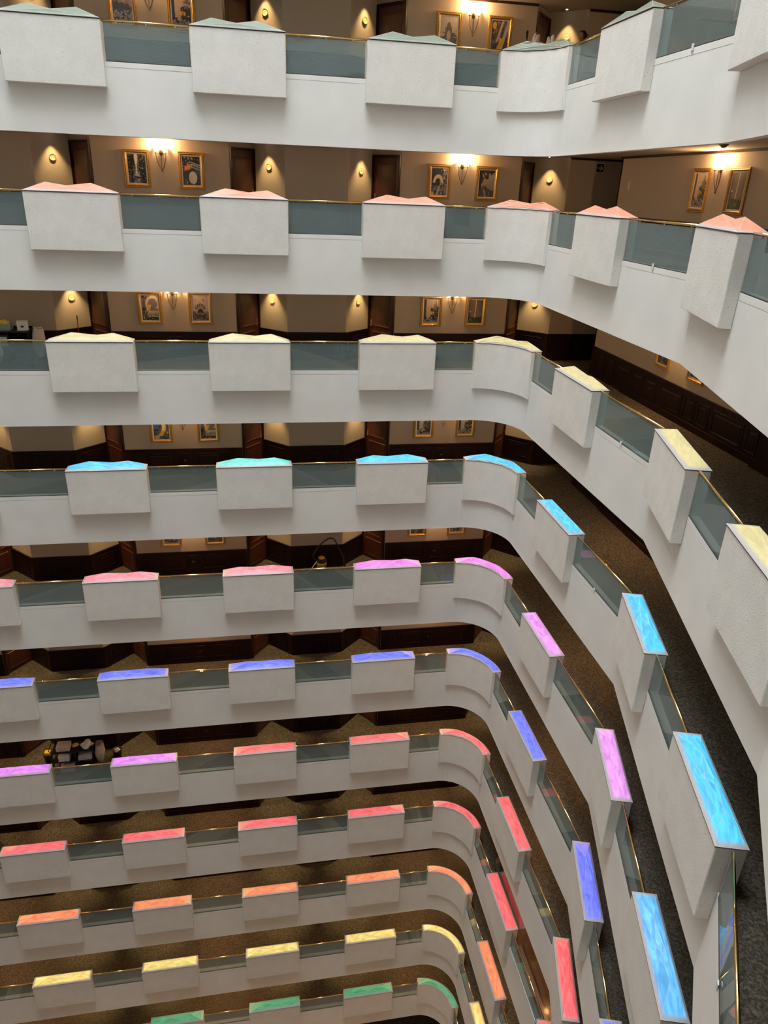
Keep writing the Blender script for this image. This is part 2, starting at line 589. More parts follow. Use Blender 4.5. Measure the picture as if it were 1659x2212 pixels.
def cap_tris(flip):
    # u, v, height ; v=0 at the atrium side
    A1, A2 = (.29, .50, .205), (.77, .50, .195)
    P, Q = (.50, .36, .115), (.57, .70, .125)
    FL, FR, NL, NR = (0, 0, 0), (0, 1, 0), (1, 0, 0), (1, 1, 0)
    T = [(FL, A1, FR), (FL, P, A1), (FL, NL, P), (P, NL, A2), (A1, P, Q), (P, A2, Q), (FR, A1, Q), (FR, Q, NR), (Q, A2, NR), (NL, NR, A2)]
    if flip:
        T = [tuple((1 - a[0], a[1], a[2]) for a in (t[0], t[2], t[1])) for t in T]
    return T


def pane_mesh(tri, map_, sub, m):
    """one acrylic facet, 12 mm thick, with uv in metres"""
    a, b, c = [Vector(p) for p in tri]
    top, idx = [], {}
    for i in range(sub + 1):
        for j in range(sub + 1 - i):
            idx[(i, j)] = len(top)
            top.append(a + (b - a) * (i / sub) + (c - a) * (j / sub))
    ft = []
    for i in range(sub):
        for j in range(sub - i):
            ft.append((idx[(i, j)], idx[(i + 1, j)], idx[(i, j + 1)]))
            if i + j < sub - 1:
                ft.append((idx[(i + 1, j)], idx[(i + 1, j + 1)], idx[(i, j + 1)]))
    rim = [idx[(i, 0)] for i in range(sub)] + [idx[(sub - j, j)] for j in range(sub)] + [idx[(0, sub - j)] for j in range(sub)]
    n = len(top)
    vs, uvs = [], []
    cen = (a + b + c) / 3
    for dz in (0, -.012):
        for p in top:
            q = p + (cen - p) * .008
            x, o = q.x * LB, -.24 + q.y * (.427)
            X = map_(x, o)
            vs.append((X[0], X[1], BOX_TOP + .022 + q.z + dz))
            uvs.append((q.x * LB, q.y * WB))
    fs = ft + [tuple(i + n for i in reversed(f)) for f in ft]
    for i in range(len(rim)):
        p, q = rim[i], rim[(i + 1) % len(rim)]
        fs.append((q, p, p + n, q + n))
    me = bpy.data.meshes.new('acrylic_pane')
    me.from_pydata(vs, [], fs)
    ul = me.uv_layers.new(name='UVMap')
    flat = []
    for lp in me.loops:
        flat += uvs[lp.vertex_index]
    ul.data.foreach_set('uv', flat)
    me.materials.append(m)
    me.update()
    return me


def shadow_line_mesh(map_, n):  # dark strip standing in for the shadow line below the cap
    mb = MB()
    prof = [(-.243, BOX_TOP + .006), (-.243, BOX_TOP + .012), (.190, BOX_TOP + .012), (.190, BOX_TOP + .006)]
    vs = [(*map_(LB * (i / n) * 1.0, o), z) for i in range(n + 1) for o, z in prof]
    fs = [(i * 4 + j, i * 4 + 4 + j, i * 4 + 4 + (j + 1) % 4, i * 4 + (j + 1) % 4) for i in range(n) for j in range(4)]
    fs += [(0, 1, 2, 3), tuple(n * 4 + j for j in (3, 2, 1, 0))]
    return mb.add(vs, fs)


body_s = box_mesh(straight, 1).mesh('light_box_body', M['stucco'])
body_c = box_mesh(curved, 20).mesh('light_box_body', M['stucco'])
shadow_line_s = shadow_line_mesh(straight, 1).mesh('cap_rim', M['kerb'])
shadow_line_c = shadow_line_mesh(curved, 16).mesh('cap_rim', M['kerb'])
pane_cache = {}
M['seam'] = mat('milky_acrylic_seam', (.60, .58, .60), .45, nscale=20, namt=.03)


def seam_mesh(map_, sub, flip):
    mb = MB()
    done = set()
    for tr in cap_tris(flip):
        for i in range(3):
            a, b = tr[i], tr[(i + 1) % 3]
            k = tuple(sorted((a, b)))
            if k in done:
                continue
            done.add(k)
            pp = []
            for j in range(sub + 1):
                q = Vector(a) + (Vector(b) - Vector(a)) * (j / sub)
                X = map_(q.x * LB, -.24 + q.y * .427)
                pp.append((X[0], X[1], BOX_TOP + .020 + q.z))
            mb.tube(pp, .003, 5)
    return mb.mesh('seam', M['seam'])


seam_me = {(c, f): seam_mesh(curved if c else straight, 8 if c else 1, f) for c in (False, True) for f in (False, True)}


def light_box(px, py, rz, level, colour, where, corner=False, flip=False, no_back=False):
    w = CAPWORD.get(colour, colour)
    t = thing('light_box', f'white stucco light box with {w} cap, {where}, {gal(level)}', 'light box', (px, py, lev(level)), rz,
              'light boxes along the gallery parapets')
    link('body', body_c if corner else body_s, t)
    link('cap_rim', shadow_line_c if corner else shadow_line_s, t)
    link('cap_seam', seam_me[(corner, flip)], t)
    key = (colour, corner, flip)
    if key not in pane_cache:
        mp, sb = (curved, 5) if corner else (straight, 1)
        pane_cache[key] = [pane_mesh(tr, mp, sb, CAPM[colour]) for tr in cap_tris(flip)]
    for me in pane_cache[key]:
        link('acrylic_pane', me, t)
    return t


SX = 4.0915
far_col = {0: ['palegreen'] * 6, 1: ['coral'] * 6, 2: ['paleyellow'] * 6, 3: ['cyan', 'cyan', 'cyan', 'aqua', 'cyan', 'cyan'],
           4: ['pink', 'pink', 'pink', 'pink', 'violet', 'violet'], 5: ['blue'] * 6,
           6: ['magenta', 'magenta', 'magenta', 'redcoral', 'redcoral', 'redcoral'], 7: ['red'] * 6, 8: ['orange'] * 6, 9: ['yellow'] * 6, 10: ['green'] * 6}
right_col = {0: ['palegreen'] * 4, 1: ['coral'] * 4, 2: ['paleyellow'] * 4, 3: ['cyan', 'cyan', 'cyan', 'cyan'],
             4: ['orchid', 'orchid', 'skyblue', 'skyblue'], 5: ['blue', 'blue', 'blue', 'blue'], 6: ['red', 'red', 'red', 'red'],
             7: ['red'] * 4, 8: ['orange'] * 4, 9: ['yellow'] * 4, 10: ['green'] * 4}
FARWORD = ['fifth before the corner', 'fourth before the corner', 'third before the corner', 'second before the corner', 'last before the corner', '']
RIGHTWORD = ['first past the corner', 'second past the corner', 'third past the corner', 'fourth past the corner']
angA, angB, angC = -math.pi / 2, -math.pi / 2 - AB, -math.pi / 2 - 2 * AB
LM = LB
rb = [((XA, -3.272), angA), (tuple(K1 + dB * .0), angB), (tuple(K1 + dB * (LSEGB - LM - .02)), angB), (tuple(K2 + dC * 2.84), angC)]


def rect_pts(p, rz, z0, z1, Lx):
    c, s = math.cos(rz), math.sin(rz)
    return [(p[0] + x * c, p[1] + x * s, z) for x in (0, Lx * .25, Lx * .5, Lx * .75, Lx) for z in (z0, z1)]


# glass balustrades ------------------------------------------------
def balustrade(p, rz, L_, level, where, ribs=False):
    t = thing('glass_balustrade', f'glass balustrade with brass rail {where}, {ORD[level]} gallery', 'balustrade', (p[0], p[1], lev(level)), rz,
              'glass balustrades between the light boxes')
    e = .012
    obj('glass_pane', MB().box(e + .02, L_ - e - .02, GO - .005, GO + .005, .125, .866), M['glass'], t)
    obj('handrail', MB().tube([(e, GO, RAIL_Z), (L_ - e, GO, RAIL_Z)], .024, 12), M['brass'], t, True)
    obj('base_channel', MB().box(e, L_ - e, GO - .011, GO + .03, .1115, .124), M['kerb'], t)
    for x in (e, L_ - e - .012):
        obj('end_channel', MB().box(x, x + .012, GO - .010, GO + .010, .125, .88), M['channel'], t)
    nb = 3 if L_ > 1.6 else 2
    for i in range(nb):
        x = L_ * (i + .5) / nb
        obj('bracket', MB().box(x - .018, x + .018, GO - .008, GO + .008, .862, .890), M['brass'], t)
    if ribs:
        obj('clip', MB().rbox(L_ * .45, L_ * .45 + .07, GO - .034, GO - .016, .06, .17, .006), M['clip'], t)
    return t


for l in range(NLEV):
    z = lev(l)
    fl = far_col[l]
    xs = [(-(4 - k) * SX - LM) for k in range(5)]          # left ends of boxes on the long side
    for k in range(5):
        if in_view(rect_pts((xs[k], 0), 0, z + BOX_BOT, z + 1.1, LM), 140):
            light_box(xs[k], 0, 0, l, fl[k], FARWORD[k], flip=(k + l) % 4 == 3)
    for k in range(-1, 5):
        x0 = -(4 - k) * SX
        x1 = xs[k + 1] if k < 4 else XA - RC
        wh = ('between the last box and the corner box' if k == 4 else
              ['running off past the fifth box', 'between fifth and fourth boxes', 'between fourth and third boxes', 'between third and second boxes', 'between second and last boxes'][k + 1])
        if k == -1:
            continue
        if in_view(rect_pts((x0, 0), 0, z + .1, z + .9, x1 - x0), 120):
            balustrade((x0, 0), 0, x1 - x0, l, ['between fifth and fourth boxes before corner', 'between fourth and third boxes before corner', 'between third and second boxes before corner',
                                                'between second and last boxes before corner', 'just before the corner box'][k])
    if in_view([(1.2, 0, z), (2.53, -1.33, z), (1.2, 0, z + 1), (2.53, -1.33, z + 1)], 10):
        light_box(XA - RC, 0, 0, l, fl[5] if l != 7 else 'red', 'curved round the corner', corner=True)
    ends = []
    for k, (p, rz) in enumerate(rb):
        if in_view(rect_pts(p, rz, z + BOX_BOT, z + 1.1, LM), 60):
            light_box(p[0], p[1], rz, l, right_col[l][k], RIGHTWORD[k], flip=(k + l) % 3 == 1)
    segs = [((XA, -RC), angA, 3.272 - RC, 'just past the corner box'),
            ((XA, -3.272 - LM), angA, 8.24 - 3.272 - LM - .035, 'between first and second boxes past corner'),
            (tuple(K1 + dB * LM), angB, LSEGB - 2 * LM - .02, 'between second and third boxes past corner'),
            (tuple(K2 + dC * .05), angC, 2.78, 'between third and fourth boxes past corner')]
    for p, rz, L_, wh in segs:
        if in_view(rect_pts(p, rz, z + .1, z + .9, L_), 4):
            balustrade(p, rz, L_, l, wh, ribs=(l <= 3 and L_ > 2.1))

# ------------------------------------------------------------------ gallery walls
PICX = [-15.46, -7.28, .90]
BAYX = [-11.37, -3.19, 4.985]
YP, YBAY, YAP = 1.72, 1.76, 2.55
fwall = []     # (p, q, kind)
pts = [(-18.5, YP, 'pic')]
for pc, bc in zip(PICX, BAYX):
    pts += [((bc - 2.34), YP, 'door'), (bc - 1.69, YAP, 'side'), (bc - .87, YBAY, 'bay'), (bc + .87, YBAY, 'side'), (bc + 1.69, YAP, 'door'), (bc + 2.34, YP, 'pic')]
# the last bay runs on as the end wall of the passage
pts = [q for q in pts if q[0] < 4.4] + [(9.5, YBAY, 'end')]
XR = 4.84
rwall = [((9.5, -.02), (XR, -.02)), ((XR, -.02), (XR, -9.1)), ((XR, -9.1), (XR - math.sin(AB) * 7.5, -9.1 - math.cos(AB) * 7.5))]


def strip_wall(poly, z0, z1, th=.06):
    mb = MB()
    for (a, b) in poly:
        d = (Vector(b) - Vector(a)).normalized()
        n = Vector((-d.y, d.x)) * th
        mb.add([(a[0], a[1], z0), (b[0], b[1], z0), (b[0], b[1], z1), (a[0], a[1], z1),
                (a[0] + n.x, a[1] + n.y, z0), (b[0] + n.x, b[1] + n.y, z0), (b[0] + n.x, b[1] + n.y, z1), (a[0] + n.x, a[1] + n.y, z1)],
               [(0, 1, 2, 3), (5, 4, 7, 6), (3, 2, 6, 7), (0, 4, 5, 1), (1, 5, 6, 2), (4, 0, 3, 7)])
    return mb


far_segs = [((pts[i][0], pts[i][1]), (pts[i + 1][0], pts[i + 1][1]), pts[i][2]) for i in range(len(pts) - 1)]
fw_me = strip_wall([(a, b) for a, b, k in far_segs], 0, CEIL).mesh('far_gallery_wall', M['wallpaper'])
rw_me = strip_wall(rwall, 0, CEIL).mesh('side_gallery_wall', M['wallpaper'])


def run_strip(segs, o0, o1, z0, z1):
    """strip proud of the wall between offsets o0..o1 (towards the gallery), mitred loosely"""
    mb = MB()
    for a, b in segs:
        a, b = Vector(a), Vector(b)
        d = (b - a).normalized()
        n = Vector((d.y, -d.x))
        p = [a + n * o0, b + n * o0, b + n * o1, a + n * o1]
        mb.add([(q.x, q.y, z0) for q in p] + [(q.x, q.y, z1) for q in p],
               [(0, 1, 2, 3), (7, 6, 5, 4), (0, 4, 5, 1), (1, 5, 6, 2), (2, 6, 7, 3), (3, 7, 4, 0)])
    return mb


wsegs = [(a, b) for a, b, k in far_segs if k != 'door']
rsegs = [rwall[1], rwall[2]]
WZ = .80
crown_segs = [(a, b) for a, b, k in far_segs]
me_field_f = run_strip(wsegs, .001, .022, .0, WZ).mesh('wainscot_field', M['mahogany'])
me_cap_f = run_strip(wsegs, .001, .045, WZ, WZ + .035).mesh('wainscot_cap', M['mahogany'])
me_base_f = run_strip(wsegs, .022, .038, 0, .13).mesh('wainscot_base', M['mahogany'])
me_field_r = run_strip(rsegs + [rwall[0]], .001, .022, 0, WZ).mesh('wainscot_field', M['mahogany'])
me_cap_r = run_strip(rsegs + [rwall[0]], .001, .045, WZ, WZ + .035).mesh('wainscot_cap', M['mahogany'])
br = [(rwall[1][0], (XR, -9.1)), rwall[2]]
me_base_r = run_strip(br, .022, .04, 0, .13)
for a, b in zip(run_strip([((XR, -2.1), (XR, -9.1))], .04, .10, 0, .15).v, [0] * 99):
    pass
me_base_r.add(*[(m.v, m.f) for m in [run_strip([((XR, -2.1), (XR, -7.9))], .04, .09, 0, .15)]][0])
me_base_r.add(*[(m.v, m.f) for m in [run_strip([((XR, -7.9), (XR, -9.1))], .04, .16, 0, .17)]][0])
me_base_r = me_base_r.mesh('wainscot_base', M['mahogany'])
me_crown_f = run_strip([(a, b) for a, b, k in far_segs if k in ('pic', 'bay', 'end')], .001, .05, CEIL - .055, CEIL - .001).mesh('crown_moulding', M['mahogany'])
me_crown_r = run_strip([rwall[1], rwall[2], rwall[0]], .001, .05, CEIL - .055, CEIL - .001).mesh('crown_moulding', M['mahogany'])

panel_cache = {}


def panel_me(w, h):
    key = (round(w, 3), round(h, 3))
    if key not in panel_cache:
        rings = [(0, 0), (.012, -.016), (.03, -.016), (.042, -.003), (.085, -.003), (.105, -.014)]
        vs, fs = [], []
        for i, y in rings:
            vs += [(i, y, i), (w - i, y, i), (w - i, y, h - i), (i, y, h - i)]
        for k in range(len(rings) - 1):
            for j in range(4):
                j2 = (j + 1) % 4
                fs.append((k * 4 + j, k * 4 + j2, k * 4 + 4 + j2, k * 4 + 4 + j))
        k = len(rings) * 4
        fs.append((k - 4, k - 3, k - 2, k - 1))
        fs.append((3, 2, 1, 0))
        panel_cache[key] = MB().add(vs, fs).mesh('wainscot_panel', M['mahogany'])
    return panel_cache[key]


def frame_at(a, b, s, z, proud=0.0):
    """matrix for an item on wall a->b at distance s from a, height z, proud of the face"""
    a, b = Vector(a), Vector(b)
    d = (b - a).normalized()
    n = Vector((d.y, -d.x))
    p = a + d * s + n * proud
    return (p.x, p.y, z), math.atan2(d.y, d.x)


def put(o, a, b, s, z, proud=0.0):
    o.location, rz = frame_at(a, b, s, z, proud)
    o.rotation_euler = (0, 0, rz)
    return o


def panels_on(par, a, b, ws, z0, z1, level):
    L_ = (Vector(b) - Vector(a)).length
    tot = sum(w for w in ws)
    gap = (L_ - tot) / (len(ws) + 1)
    s = gap
    for w in ws:
        loc, rz = frame_at(a, b, s, z0, .0225)
        if in_view([(loc[0], loc[1], lev(level) + z0), (loc[0] + math.cos(rz) * w, loc[1] + math.sin(rz) * w, lev(level) + z1)], 4):
            o = link('wainscot_panel', panel_me(w, z1 - z0), par)
            o.location = loc
            o.rotation_euler = (0, 0, rz)
        s += w + gap


RPAN = [(-.35, -.95), (-1.1, -1.55), (-1.7, -2.45), (-2.62, -3.16), (-3.28, -3.82), (-3.98, -5.0), (-5.12, -5.56), (-5.68, -6.12), (-6.26, -7.36), (-7.48, -7.85)]
PZ0, PZ1 = .19, .70


def cap_child(par, nm, me):
    return link(nm, me, par)


for l in range(0, NLEV):
    z = lev(l)
    for nm, me in (('wall_far', fw_me), ('wall_right', rw_me)):
        o = link(nm, me); o.location.z = z; o['kind'] = 'structure'
    if l <= 8:
        t = link('trim_far_wainscot', me_field_f); t.location.z = z; t['kind'] = 'structure'
        link('wainscot_cap', me_cap_f, t)
        link('wainscot_base', me_base_f, t)
        if l >= 2:
            for a, b, k in far_segs:
                if k == 'pic':
                    panels_on(t, a, b, [.32, .78, .34, .78, .32] if a[0] > -18 else [.5, .5, .32, .78, .34, .78, .32], PZ0, PZ1, l)
                elif k == 'side':
                    panels_on(t, a, b, [.72], PZ0, PZ1, l)
                elif k == 'bay':
                    panels_on(t, a, b, [.34, .56, .34], PZ0, PZ1, l)
                elif k == 'end':
                    panels_on(t, a, (b[0] - 3.5, b[1]), [.42, .42, .42], PZ0, PZ1, l)
        t = link('trim_right_wainscot', me_field_r); t.location.z = z; t['kind'] = 'structure'
        link('wainscot_cap', me_cap_r, t)
        link('wainscot_base', me_base_r, t)
        if l in (2, 3):
            for y0, y1 in RPAN:
                w = y0 - y1
                if in_view([(XR, y0, z + .4), (XR, y1, z + .4)], 4):
                    o = link('wainscot_panel', panel_me(w, PZ1 - PZ0), t)
                    o.location, rz = frame_at((XR, 0), (XR, -9), -y0, PZ0, .0225)
                    o.rotation_euler = (0, 0, rz)
    if l <= 1:
        t = link('trim_crown', me_crown_f); t.location.z = z; t['kind'] = 'structure'
        t = link('trim_crown', me_crown_r); t.location.z = z; t['kind'] = 'structure'

# ------------------------------------------------------------------ doors
dn = 0
door_leaf = MB().box(.06, .99, -.01, .03, 0.004, 2.05).mesh('door_leaf', M['door_wood'])
dfm = MB().box(0.005, .06, -.05, -.002, 0.002, 2.12).box(.99, 1.045, -.05, -.002, 0.002, 2.12).box(.06, .99, -.05, -.002, 2.05, 2.12).mesh('door_frame', M['mahogany'])
dpan = []
for (x0, z0, w, h) in ((.16, .12, .73, .66), (.16, .92, .73, .98)):
    rings = [(0, 0), (.015, -.016), (.045, -.016), (.06, -.004)]
    vs, fs = [], []
    for i, y in rings:
        vs += [(x0 + i, y - .011, z0 + i), (x0 + w - i, y - .011, z0 + i), (x0 + w - i, y - .011, z0 + h - i), (x0 + i, y - .011, z0 + h - i)]
    for k in range(3):
        for j in range(4):
            fs.append((k * 4 + j, k * 4 + (j + 1) % 4, k * 4 + 4 + (j + 1) % 4, k * 4 + 4 + j))
    fs.append((12, 13, 14, 15))
    dpan.append(MB().add(vs, fs).mesh('door_panel', M['door_wood']))
hnd = MB().box(.905, .955, -.022, -.0115, .92, 1.12).tube([(.93, -.02, 1.0), (.93, -.06, 1.0), (.84, -.065, 1.0)], .009, 6).mesh('handle', M['brass'])
hnd2 = MB().box(.095, .145, -.022, -.0115, .92, 1.12).tube([(.12, -.02, 1.0), (.12, -.06, 1.0), (.21, -.065, 1.0)], .009, 6).mesh('handle', M['brass'])
for l in range(0, 9):
    for a, b, k in far_segs:
        if k != 'door':
            continue
        if not in_view([((a[0] + b[0]) / 2, (a[1] + b[1]) / 2, lev(l) + zz) for zz in (0.2, 1, 1.9)], 20):
            continue
        dn += 1
        t = thing(f'door_{dn}', None, None)
        t['kind'] = 'structure'
        put(t, a, b, 0, lev(l), .012)
        lf = link('leaf', door_leaf, t)
        link('frame', dfm, t)
        for pm in dpan:
            link('moulded_panel', pm, lf)
        link('handle', hnd if a[1] < b[1] else hnd2, lf)

# ------------------------------------------------------------------ framed pictures
NU, NV = 40, 60
Ug, Vg = np.meshgrid(np.linspace(0, 1, NU + 1), np.linspace(0, 1, NV + 1))


def vnoise(rng, cu, cv):
    g = rng.random((cv + 2, cu + 2))
    x, y = Ug * cu, Vg * cv
    i, j = np.minimum(x.astype(int), cu), np.minimum(y.astype(int), cv)
    fx, fy = x - i, y - j
    return (g[j, i] * (1 - fx) * (1 - fy) + g[j, i + 1] * fx * (1 - fy) + g[j + 1, i] * (1 - fx) * fy + g[j + 1, i + 1] * fx * fy)


def paint(style, seed):
    rng = np.random.default_rng(seed)
    n1, n2, n3 = vnoise(rng, 5, 7), vnoise(rng, 14, 20), vnoise(rng, 30, 44)
    U, V = Ug, Vg
    img = np.zeros(U.shape + (3,))

    def put_(mask, col):
        mk = np.clip(mask, 0, 1)[..., None]
        img[:] = img * (1 - mk) + np.array(col) * mk

    def sm(x, w=.03):
        return np.clip(x / w + .5, 0, 1)

    def ell(cx, cy, rx, ry):
        return np.sqrt(((U - cx) / rx) ** 2 + ((V - cy) / ry) ** 2)
    if style == 'alley':
        img[:] = np.array((.10, .11, .11))
        put_(n2 * n1 > .36, (.32, .33, .34)); put_((n3 > .8) * (V < .8), (.62, .62, .62))
        wdt = .07 + .03 * np.sin(V * 9) + .05 * (V < .3)
        put_(sm(wdt - np.abs(U - .47)) * sm(V - .22), (.80, .77, .74))
        put_(sm(.20 - np.abs(U - .5)) * sm(.26 - np.abs(V - .12), .2) * n2, (.62, .62, .62))
        put_(sm(.03 - np.abs(V - .20 + .15 * (U - .5))) * (np.abs(U - .52) < .2), (.10, .14, .38))
        put_((np.abs(U - .54) < .018) * (np.abs(V - .43) < .035), (.08, .08, .08))
    elif style == 'drum':
        img[:] = np.array((.27, .28, .29)) * (.7 + .6 * n1[..., None])
        put_(sm(V - .62 - .1 * np.sin(U * 8)), (.13, .13, .13)); put_((n2 > .72) * (V > .5), (.55, .53, .5))
        put_(sm(.08 - np.abs(V - .62 - .25 * (U - .3))) * (U < .45) * (U > .12), (.86, .50, .16))
        for k in range(3):
            put_(sm(.012 - np.abs(V - .66 - k * .08 + .2 * (U - .4)), .02) * (U > .4), (.72, .72, .7))
        put_(sm(1.18 - ell(.56, .26, .27, .25), .1), (.16, .17, .20))
        put_(sm(1 - ell(.57, .26, .24, .225), .06), (.76, .75, .73))
        put_((n3 > .85) * (V < .3), (.6, .6, .6))
    elif style == 'nightarch':
        img[:] = np.array((.14, .15, .20))
        put_((U > .72) * (n2 > .45), (.50, .49, .46)); put_((n3 > .82) * (U > .6), (.8, .78, .7))
        a = ell(.42, .44, .26, .26)
        put_(sm(.28 - np.abs(a - 1), .1) * (V > .46), (.78, .72, .60))
        put_(sm(.10 - np.abs(a - 1), .1) * (V > .50) * (U < .4), (.90, .74, .35))
        put_((np.abs(U - .6) < .05) * (V > .35) * (V < .55), (.55, .52, .48))
        put_((V < .36) * (n2 > .55), (.40, .40, .42)); put_((n3 > .86) * (V < .4), (.85, .8, .7))
        put_(sm(.06 - np.abs(U - .45 - .4 * (V - .2))) * (V < .33), (.66, .64, .6))
        put_((U < .17) * (V < .13), (.82, .66, .16))
    elif style == 'road':
        img[:] = np.array((.58, .53, .48))
        img[:] *= (.75 + .35 * V[..., None])
        edge = .16 + .12 * n2 + .08 * np.sin(V * 11)
        put_(sm(edge - U, .03), (.10, .09, .08))
        put_(sm(.17 * n2 + .05 - (1 - V) + .18 * (U < .62) * (n2 > .35)), (.10, .09, .08))
        put_(sm(.30 - V - .06 * np.cos(U * 7)), (.26, .24, .21))
        put_(sm(.05 - np.abs(U - .33 - .5 * (.28 - V))) * (V < .28), (.56, .54, .50))
        put_(sm(.18 - np.abs(ell(.36, .3, .13, .1) - 1), .1) * (V > .3), (.14, .13, .12))
        for x in (.27, .44):
            put_((np.abs(U - x) < .014) * (V < .46) * (V > .26), (.14, .13, .12))
        put_((n3 > .84) * (V < .25), (.6, .57, .5))
    elif style == 'whitearch':
        img[:] = np.array((.42, .39, .37)) * (.85 + .3 * V[..., None])
        a = ell(.68, .66, .36, .27)
        put_(sm(.22 - np.abs(a - 1), .08) * (V > .48) * (n2 > .2), (.84, .76, .62))
        put_(sm(.12 - np.abs(U - .42 - .5 * (V - .5))) * (V > .38) * (V < .62), (.82, .66, .34))
        put_((V < .40) * (U > .36) * (V > .14), (.66, .62, .54))
        put_((V < .25) * (V > .17) * (U > .4) * (np.sin(U * 60) > 0), (.10, .10, .10))
        put_((np.abs(V - .27) < .012) * (U > .38), (.25, .24, .22))
        put_((U < .28) * (V < .55) * (n2 > .42), (.12, .12, .11))
        put_(sm(.016 - np.abs(U - .14 - .12 * (V - .5)), .02) * (V > .45) * (V < .96), (.10, .10, .10))
        put_((ell(.12, .93, .09, .04) < 1) + (ell(.3, .9, .06, .03) < 1), (.10, .10, .10))
        put_((V < .14) * (n2 > .35), (.16, .17, .15)); put_((n3 > .82) * (V < .4), (.8, .76, .68))
    elif style == 'palace':
        img[:] = np.array((.74, .66, .58))
        put_(sm(.38 - V), (.30, .28, .26)); put_((V < .38) * (n2 > .5), (.50, .46, .42))
        d = ell(.5, .50, .32, .19)
        put_(sm(1 - d, .05) * (V > .45), (.34, .32, .30)); put_((d < .95) * (V > .5) * (np.sin(U * 50) > .3), (.68, .62, .55))
        put_((np.abs(U - .5) < .015) * (V > .66) * (V < .78), (.2, .2, .2))
        a = ell(.5, .32, .22, .2)
        put_(sm(.16 - np.abs(a - 1), .06) * (V > .32), (.66, .58, .50)); put_((a < .85) * (V > .32), (.16, .15, .15))
        put_((V < .24) * (V > .08) * (np.sin(U * 70) > 0) * (np.abs(U - .5) < .26), (.14, .13, .13))
        put_(sm(.01 - np.abs(V - .82 - .25 * (.25 - U)), .015) * (U > .1) * (U < .32), (.4, .36, .3))
        put_((ell(.68, .86, .03, .03) < 1) + (ell(.72, .8, .025, .03) < 1), (.2, .2, .2))
        put_((n3 > .8) * (V < .3), (.15, .14, .14))
    elif style in ('street', 'streetmono'):
        mono = style == 'streetmono'
        img[:] = np.array((.66, .65, .63) if mono else (.74, .64, .56))
        put_((U < .15) * (n2 > .3), (.22, .22, .22)); put_(sm(.16 - U) * (V > .2), (.24, .24, .23))
        tr = .42 + .25 * U + .18 * n1
        put_(sm(tr - V) * (U > .45) * sm(n2 - .22), (.20, .20, .19))
        put_(sm(.13 - np.abs(U - .78), .03) * (V > .55) * (V < .82) * (n2 > .4), (.42, .38, .34))
        put_(sm(.05 - np.abs(U - .82) - .15 * (V - .8), .03) * (V > .7) * (V < .95), (.40, .36, .33))
        put_((ell(.55, .42, .2, .07) < 1) * (n2 > .4), (.5, .5, .48) if mono else (.80, .64, .24))
        put_((V < .24), (.54, .50, .46)); put_((V < .30) * (V > .06) * (n2 > .55), (.10, .10, .10)); put_((n3 > .8) * (V < .5), (.16, .16, .16))
        put_((np.abs(U - .6) < .02) * (V > .1) * (V < .62), (.08, .08, .08))
    elif style == 'pole':
        img[:] = np.array((.40, .35, .31)) * (1.15 - .5 * np.abs(U - .45) - .45 * np.maximum(V - .4, 0))[..., None]
        put_(sm(.028 - np.abs(U - .52 + .06 * (1 - V)), .02) * (V > .25), (.76, .70, .62))
        put_(sm(.010 - np.abs(U - .36 - .1 * V), .015) * (V > .25), (.30, .26, .22))
        put_(sm(.27 - V + .05 * n1 - .06 * U), (.17, .21, .10)); put_((V < .27) * (n2 > .62), (.34, .38, .22))
        put_((U > .7) * (V < .27), (.15, .18, .10))
        put_((np.abs(U - .12) < .03) * (V > .25) * (V < .48), (.08, .08, .08)); put_((np.abs(U - .13) < .05) * (np.abs(V - .5) < .03), (.75, .72, .68))
    elif style == 'yellowtree':
        img[:] = np.array((.28, .26, .24)) * (.6 + .8 * n1[..., None])
        put_(n2 > .62, (.14, .13, .13))
        put_(sm(.10 - np.abs(U - .72 + .45 * (V - .95) * -1 - .28), .05), (.70, .64, .60))
        put_(sm(.07 - np.abs(U - .35 - .45 * (V - .3)), .04) * (V > .3), (.70, .64, .58))
        put_(sm(.13 - np.abs(U - .38 - .25 * np.sin(V * 4))) * (V < .45), (.82, .60, .14))
        put_(sm(1 - ell(.16, .84, .12, .12), .2), (.80, .58, .10)); put_((n3 > .8), (.66, .6, .54))
    elif style == 'skyline':
        img[:] = np.array((.60, .52, .50)) * (.8 + .3 * n1[..., None])
        put_(sm(.02 - np.abs(U - .58) * .5, .02) * (V > .5), (.62, .66, .68)); put_(sm(.045 - np.abs(U - .58)) * (V > .55), (.58, .62, .64))
        put_(sm(.60 + .10 * n2 - .12 * U - V), (.28, .31, .37)); put_(sm(.36 + .06 * n2 - V), (.52, .54, .57))
        put_((V < .4) * (n2 > .6), (.24, .27, .32)); put_((n3 > .75) * (V < .34), (.70, .68, .64))
    elif style == 'plaza':
        img[:] = np.array((.70, .66, .60))
        put_(sm(.35 - V), (.40, .38, .35)); put_((V < .5) * (n2 > .6), (.22, .21, .2))
        put_((np.abs(U - .5) < .2) * (V > .25) * (V < .66), (.38, .36, .33)); put_((ell(.5, .62, .14, .2) < 1) * (V > .56), (.35, .33, .3))
        put_((ell(.5, .38, .11, .18) < 1), (.66, .62, .56)); put_((n3 > .8) * (V < .3), (.14, .14, .14))
    elif style == 'goldstatue':
        img[:] = np.array((.34, .35, .36)); put_(n2 > .55, (.18, .18, .18)); put_((U < .3) * (V > .45), (.22, .40, .66))
        put_(sm(.14 - np.abs(U - .5 - .2 * np.sin(V * 5 - 1.2))) * (V > .15), (.86, .66, .18))
        put_(sm(.10 - np.abs(U - .52 - .2 * np.sin(V * 5 - 1.2) + .05)) * (V > .4), (.90, .84, .66))
        put_((ell(.2, .1, .18, .1) < 1), (.68, .62, .55)); put_((n3 > .78) * (U > .4), (.62, .55, .45))
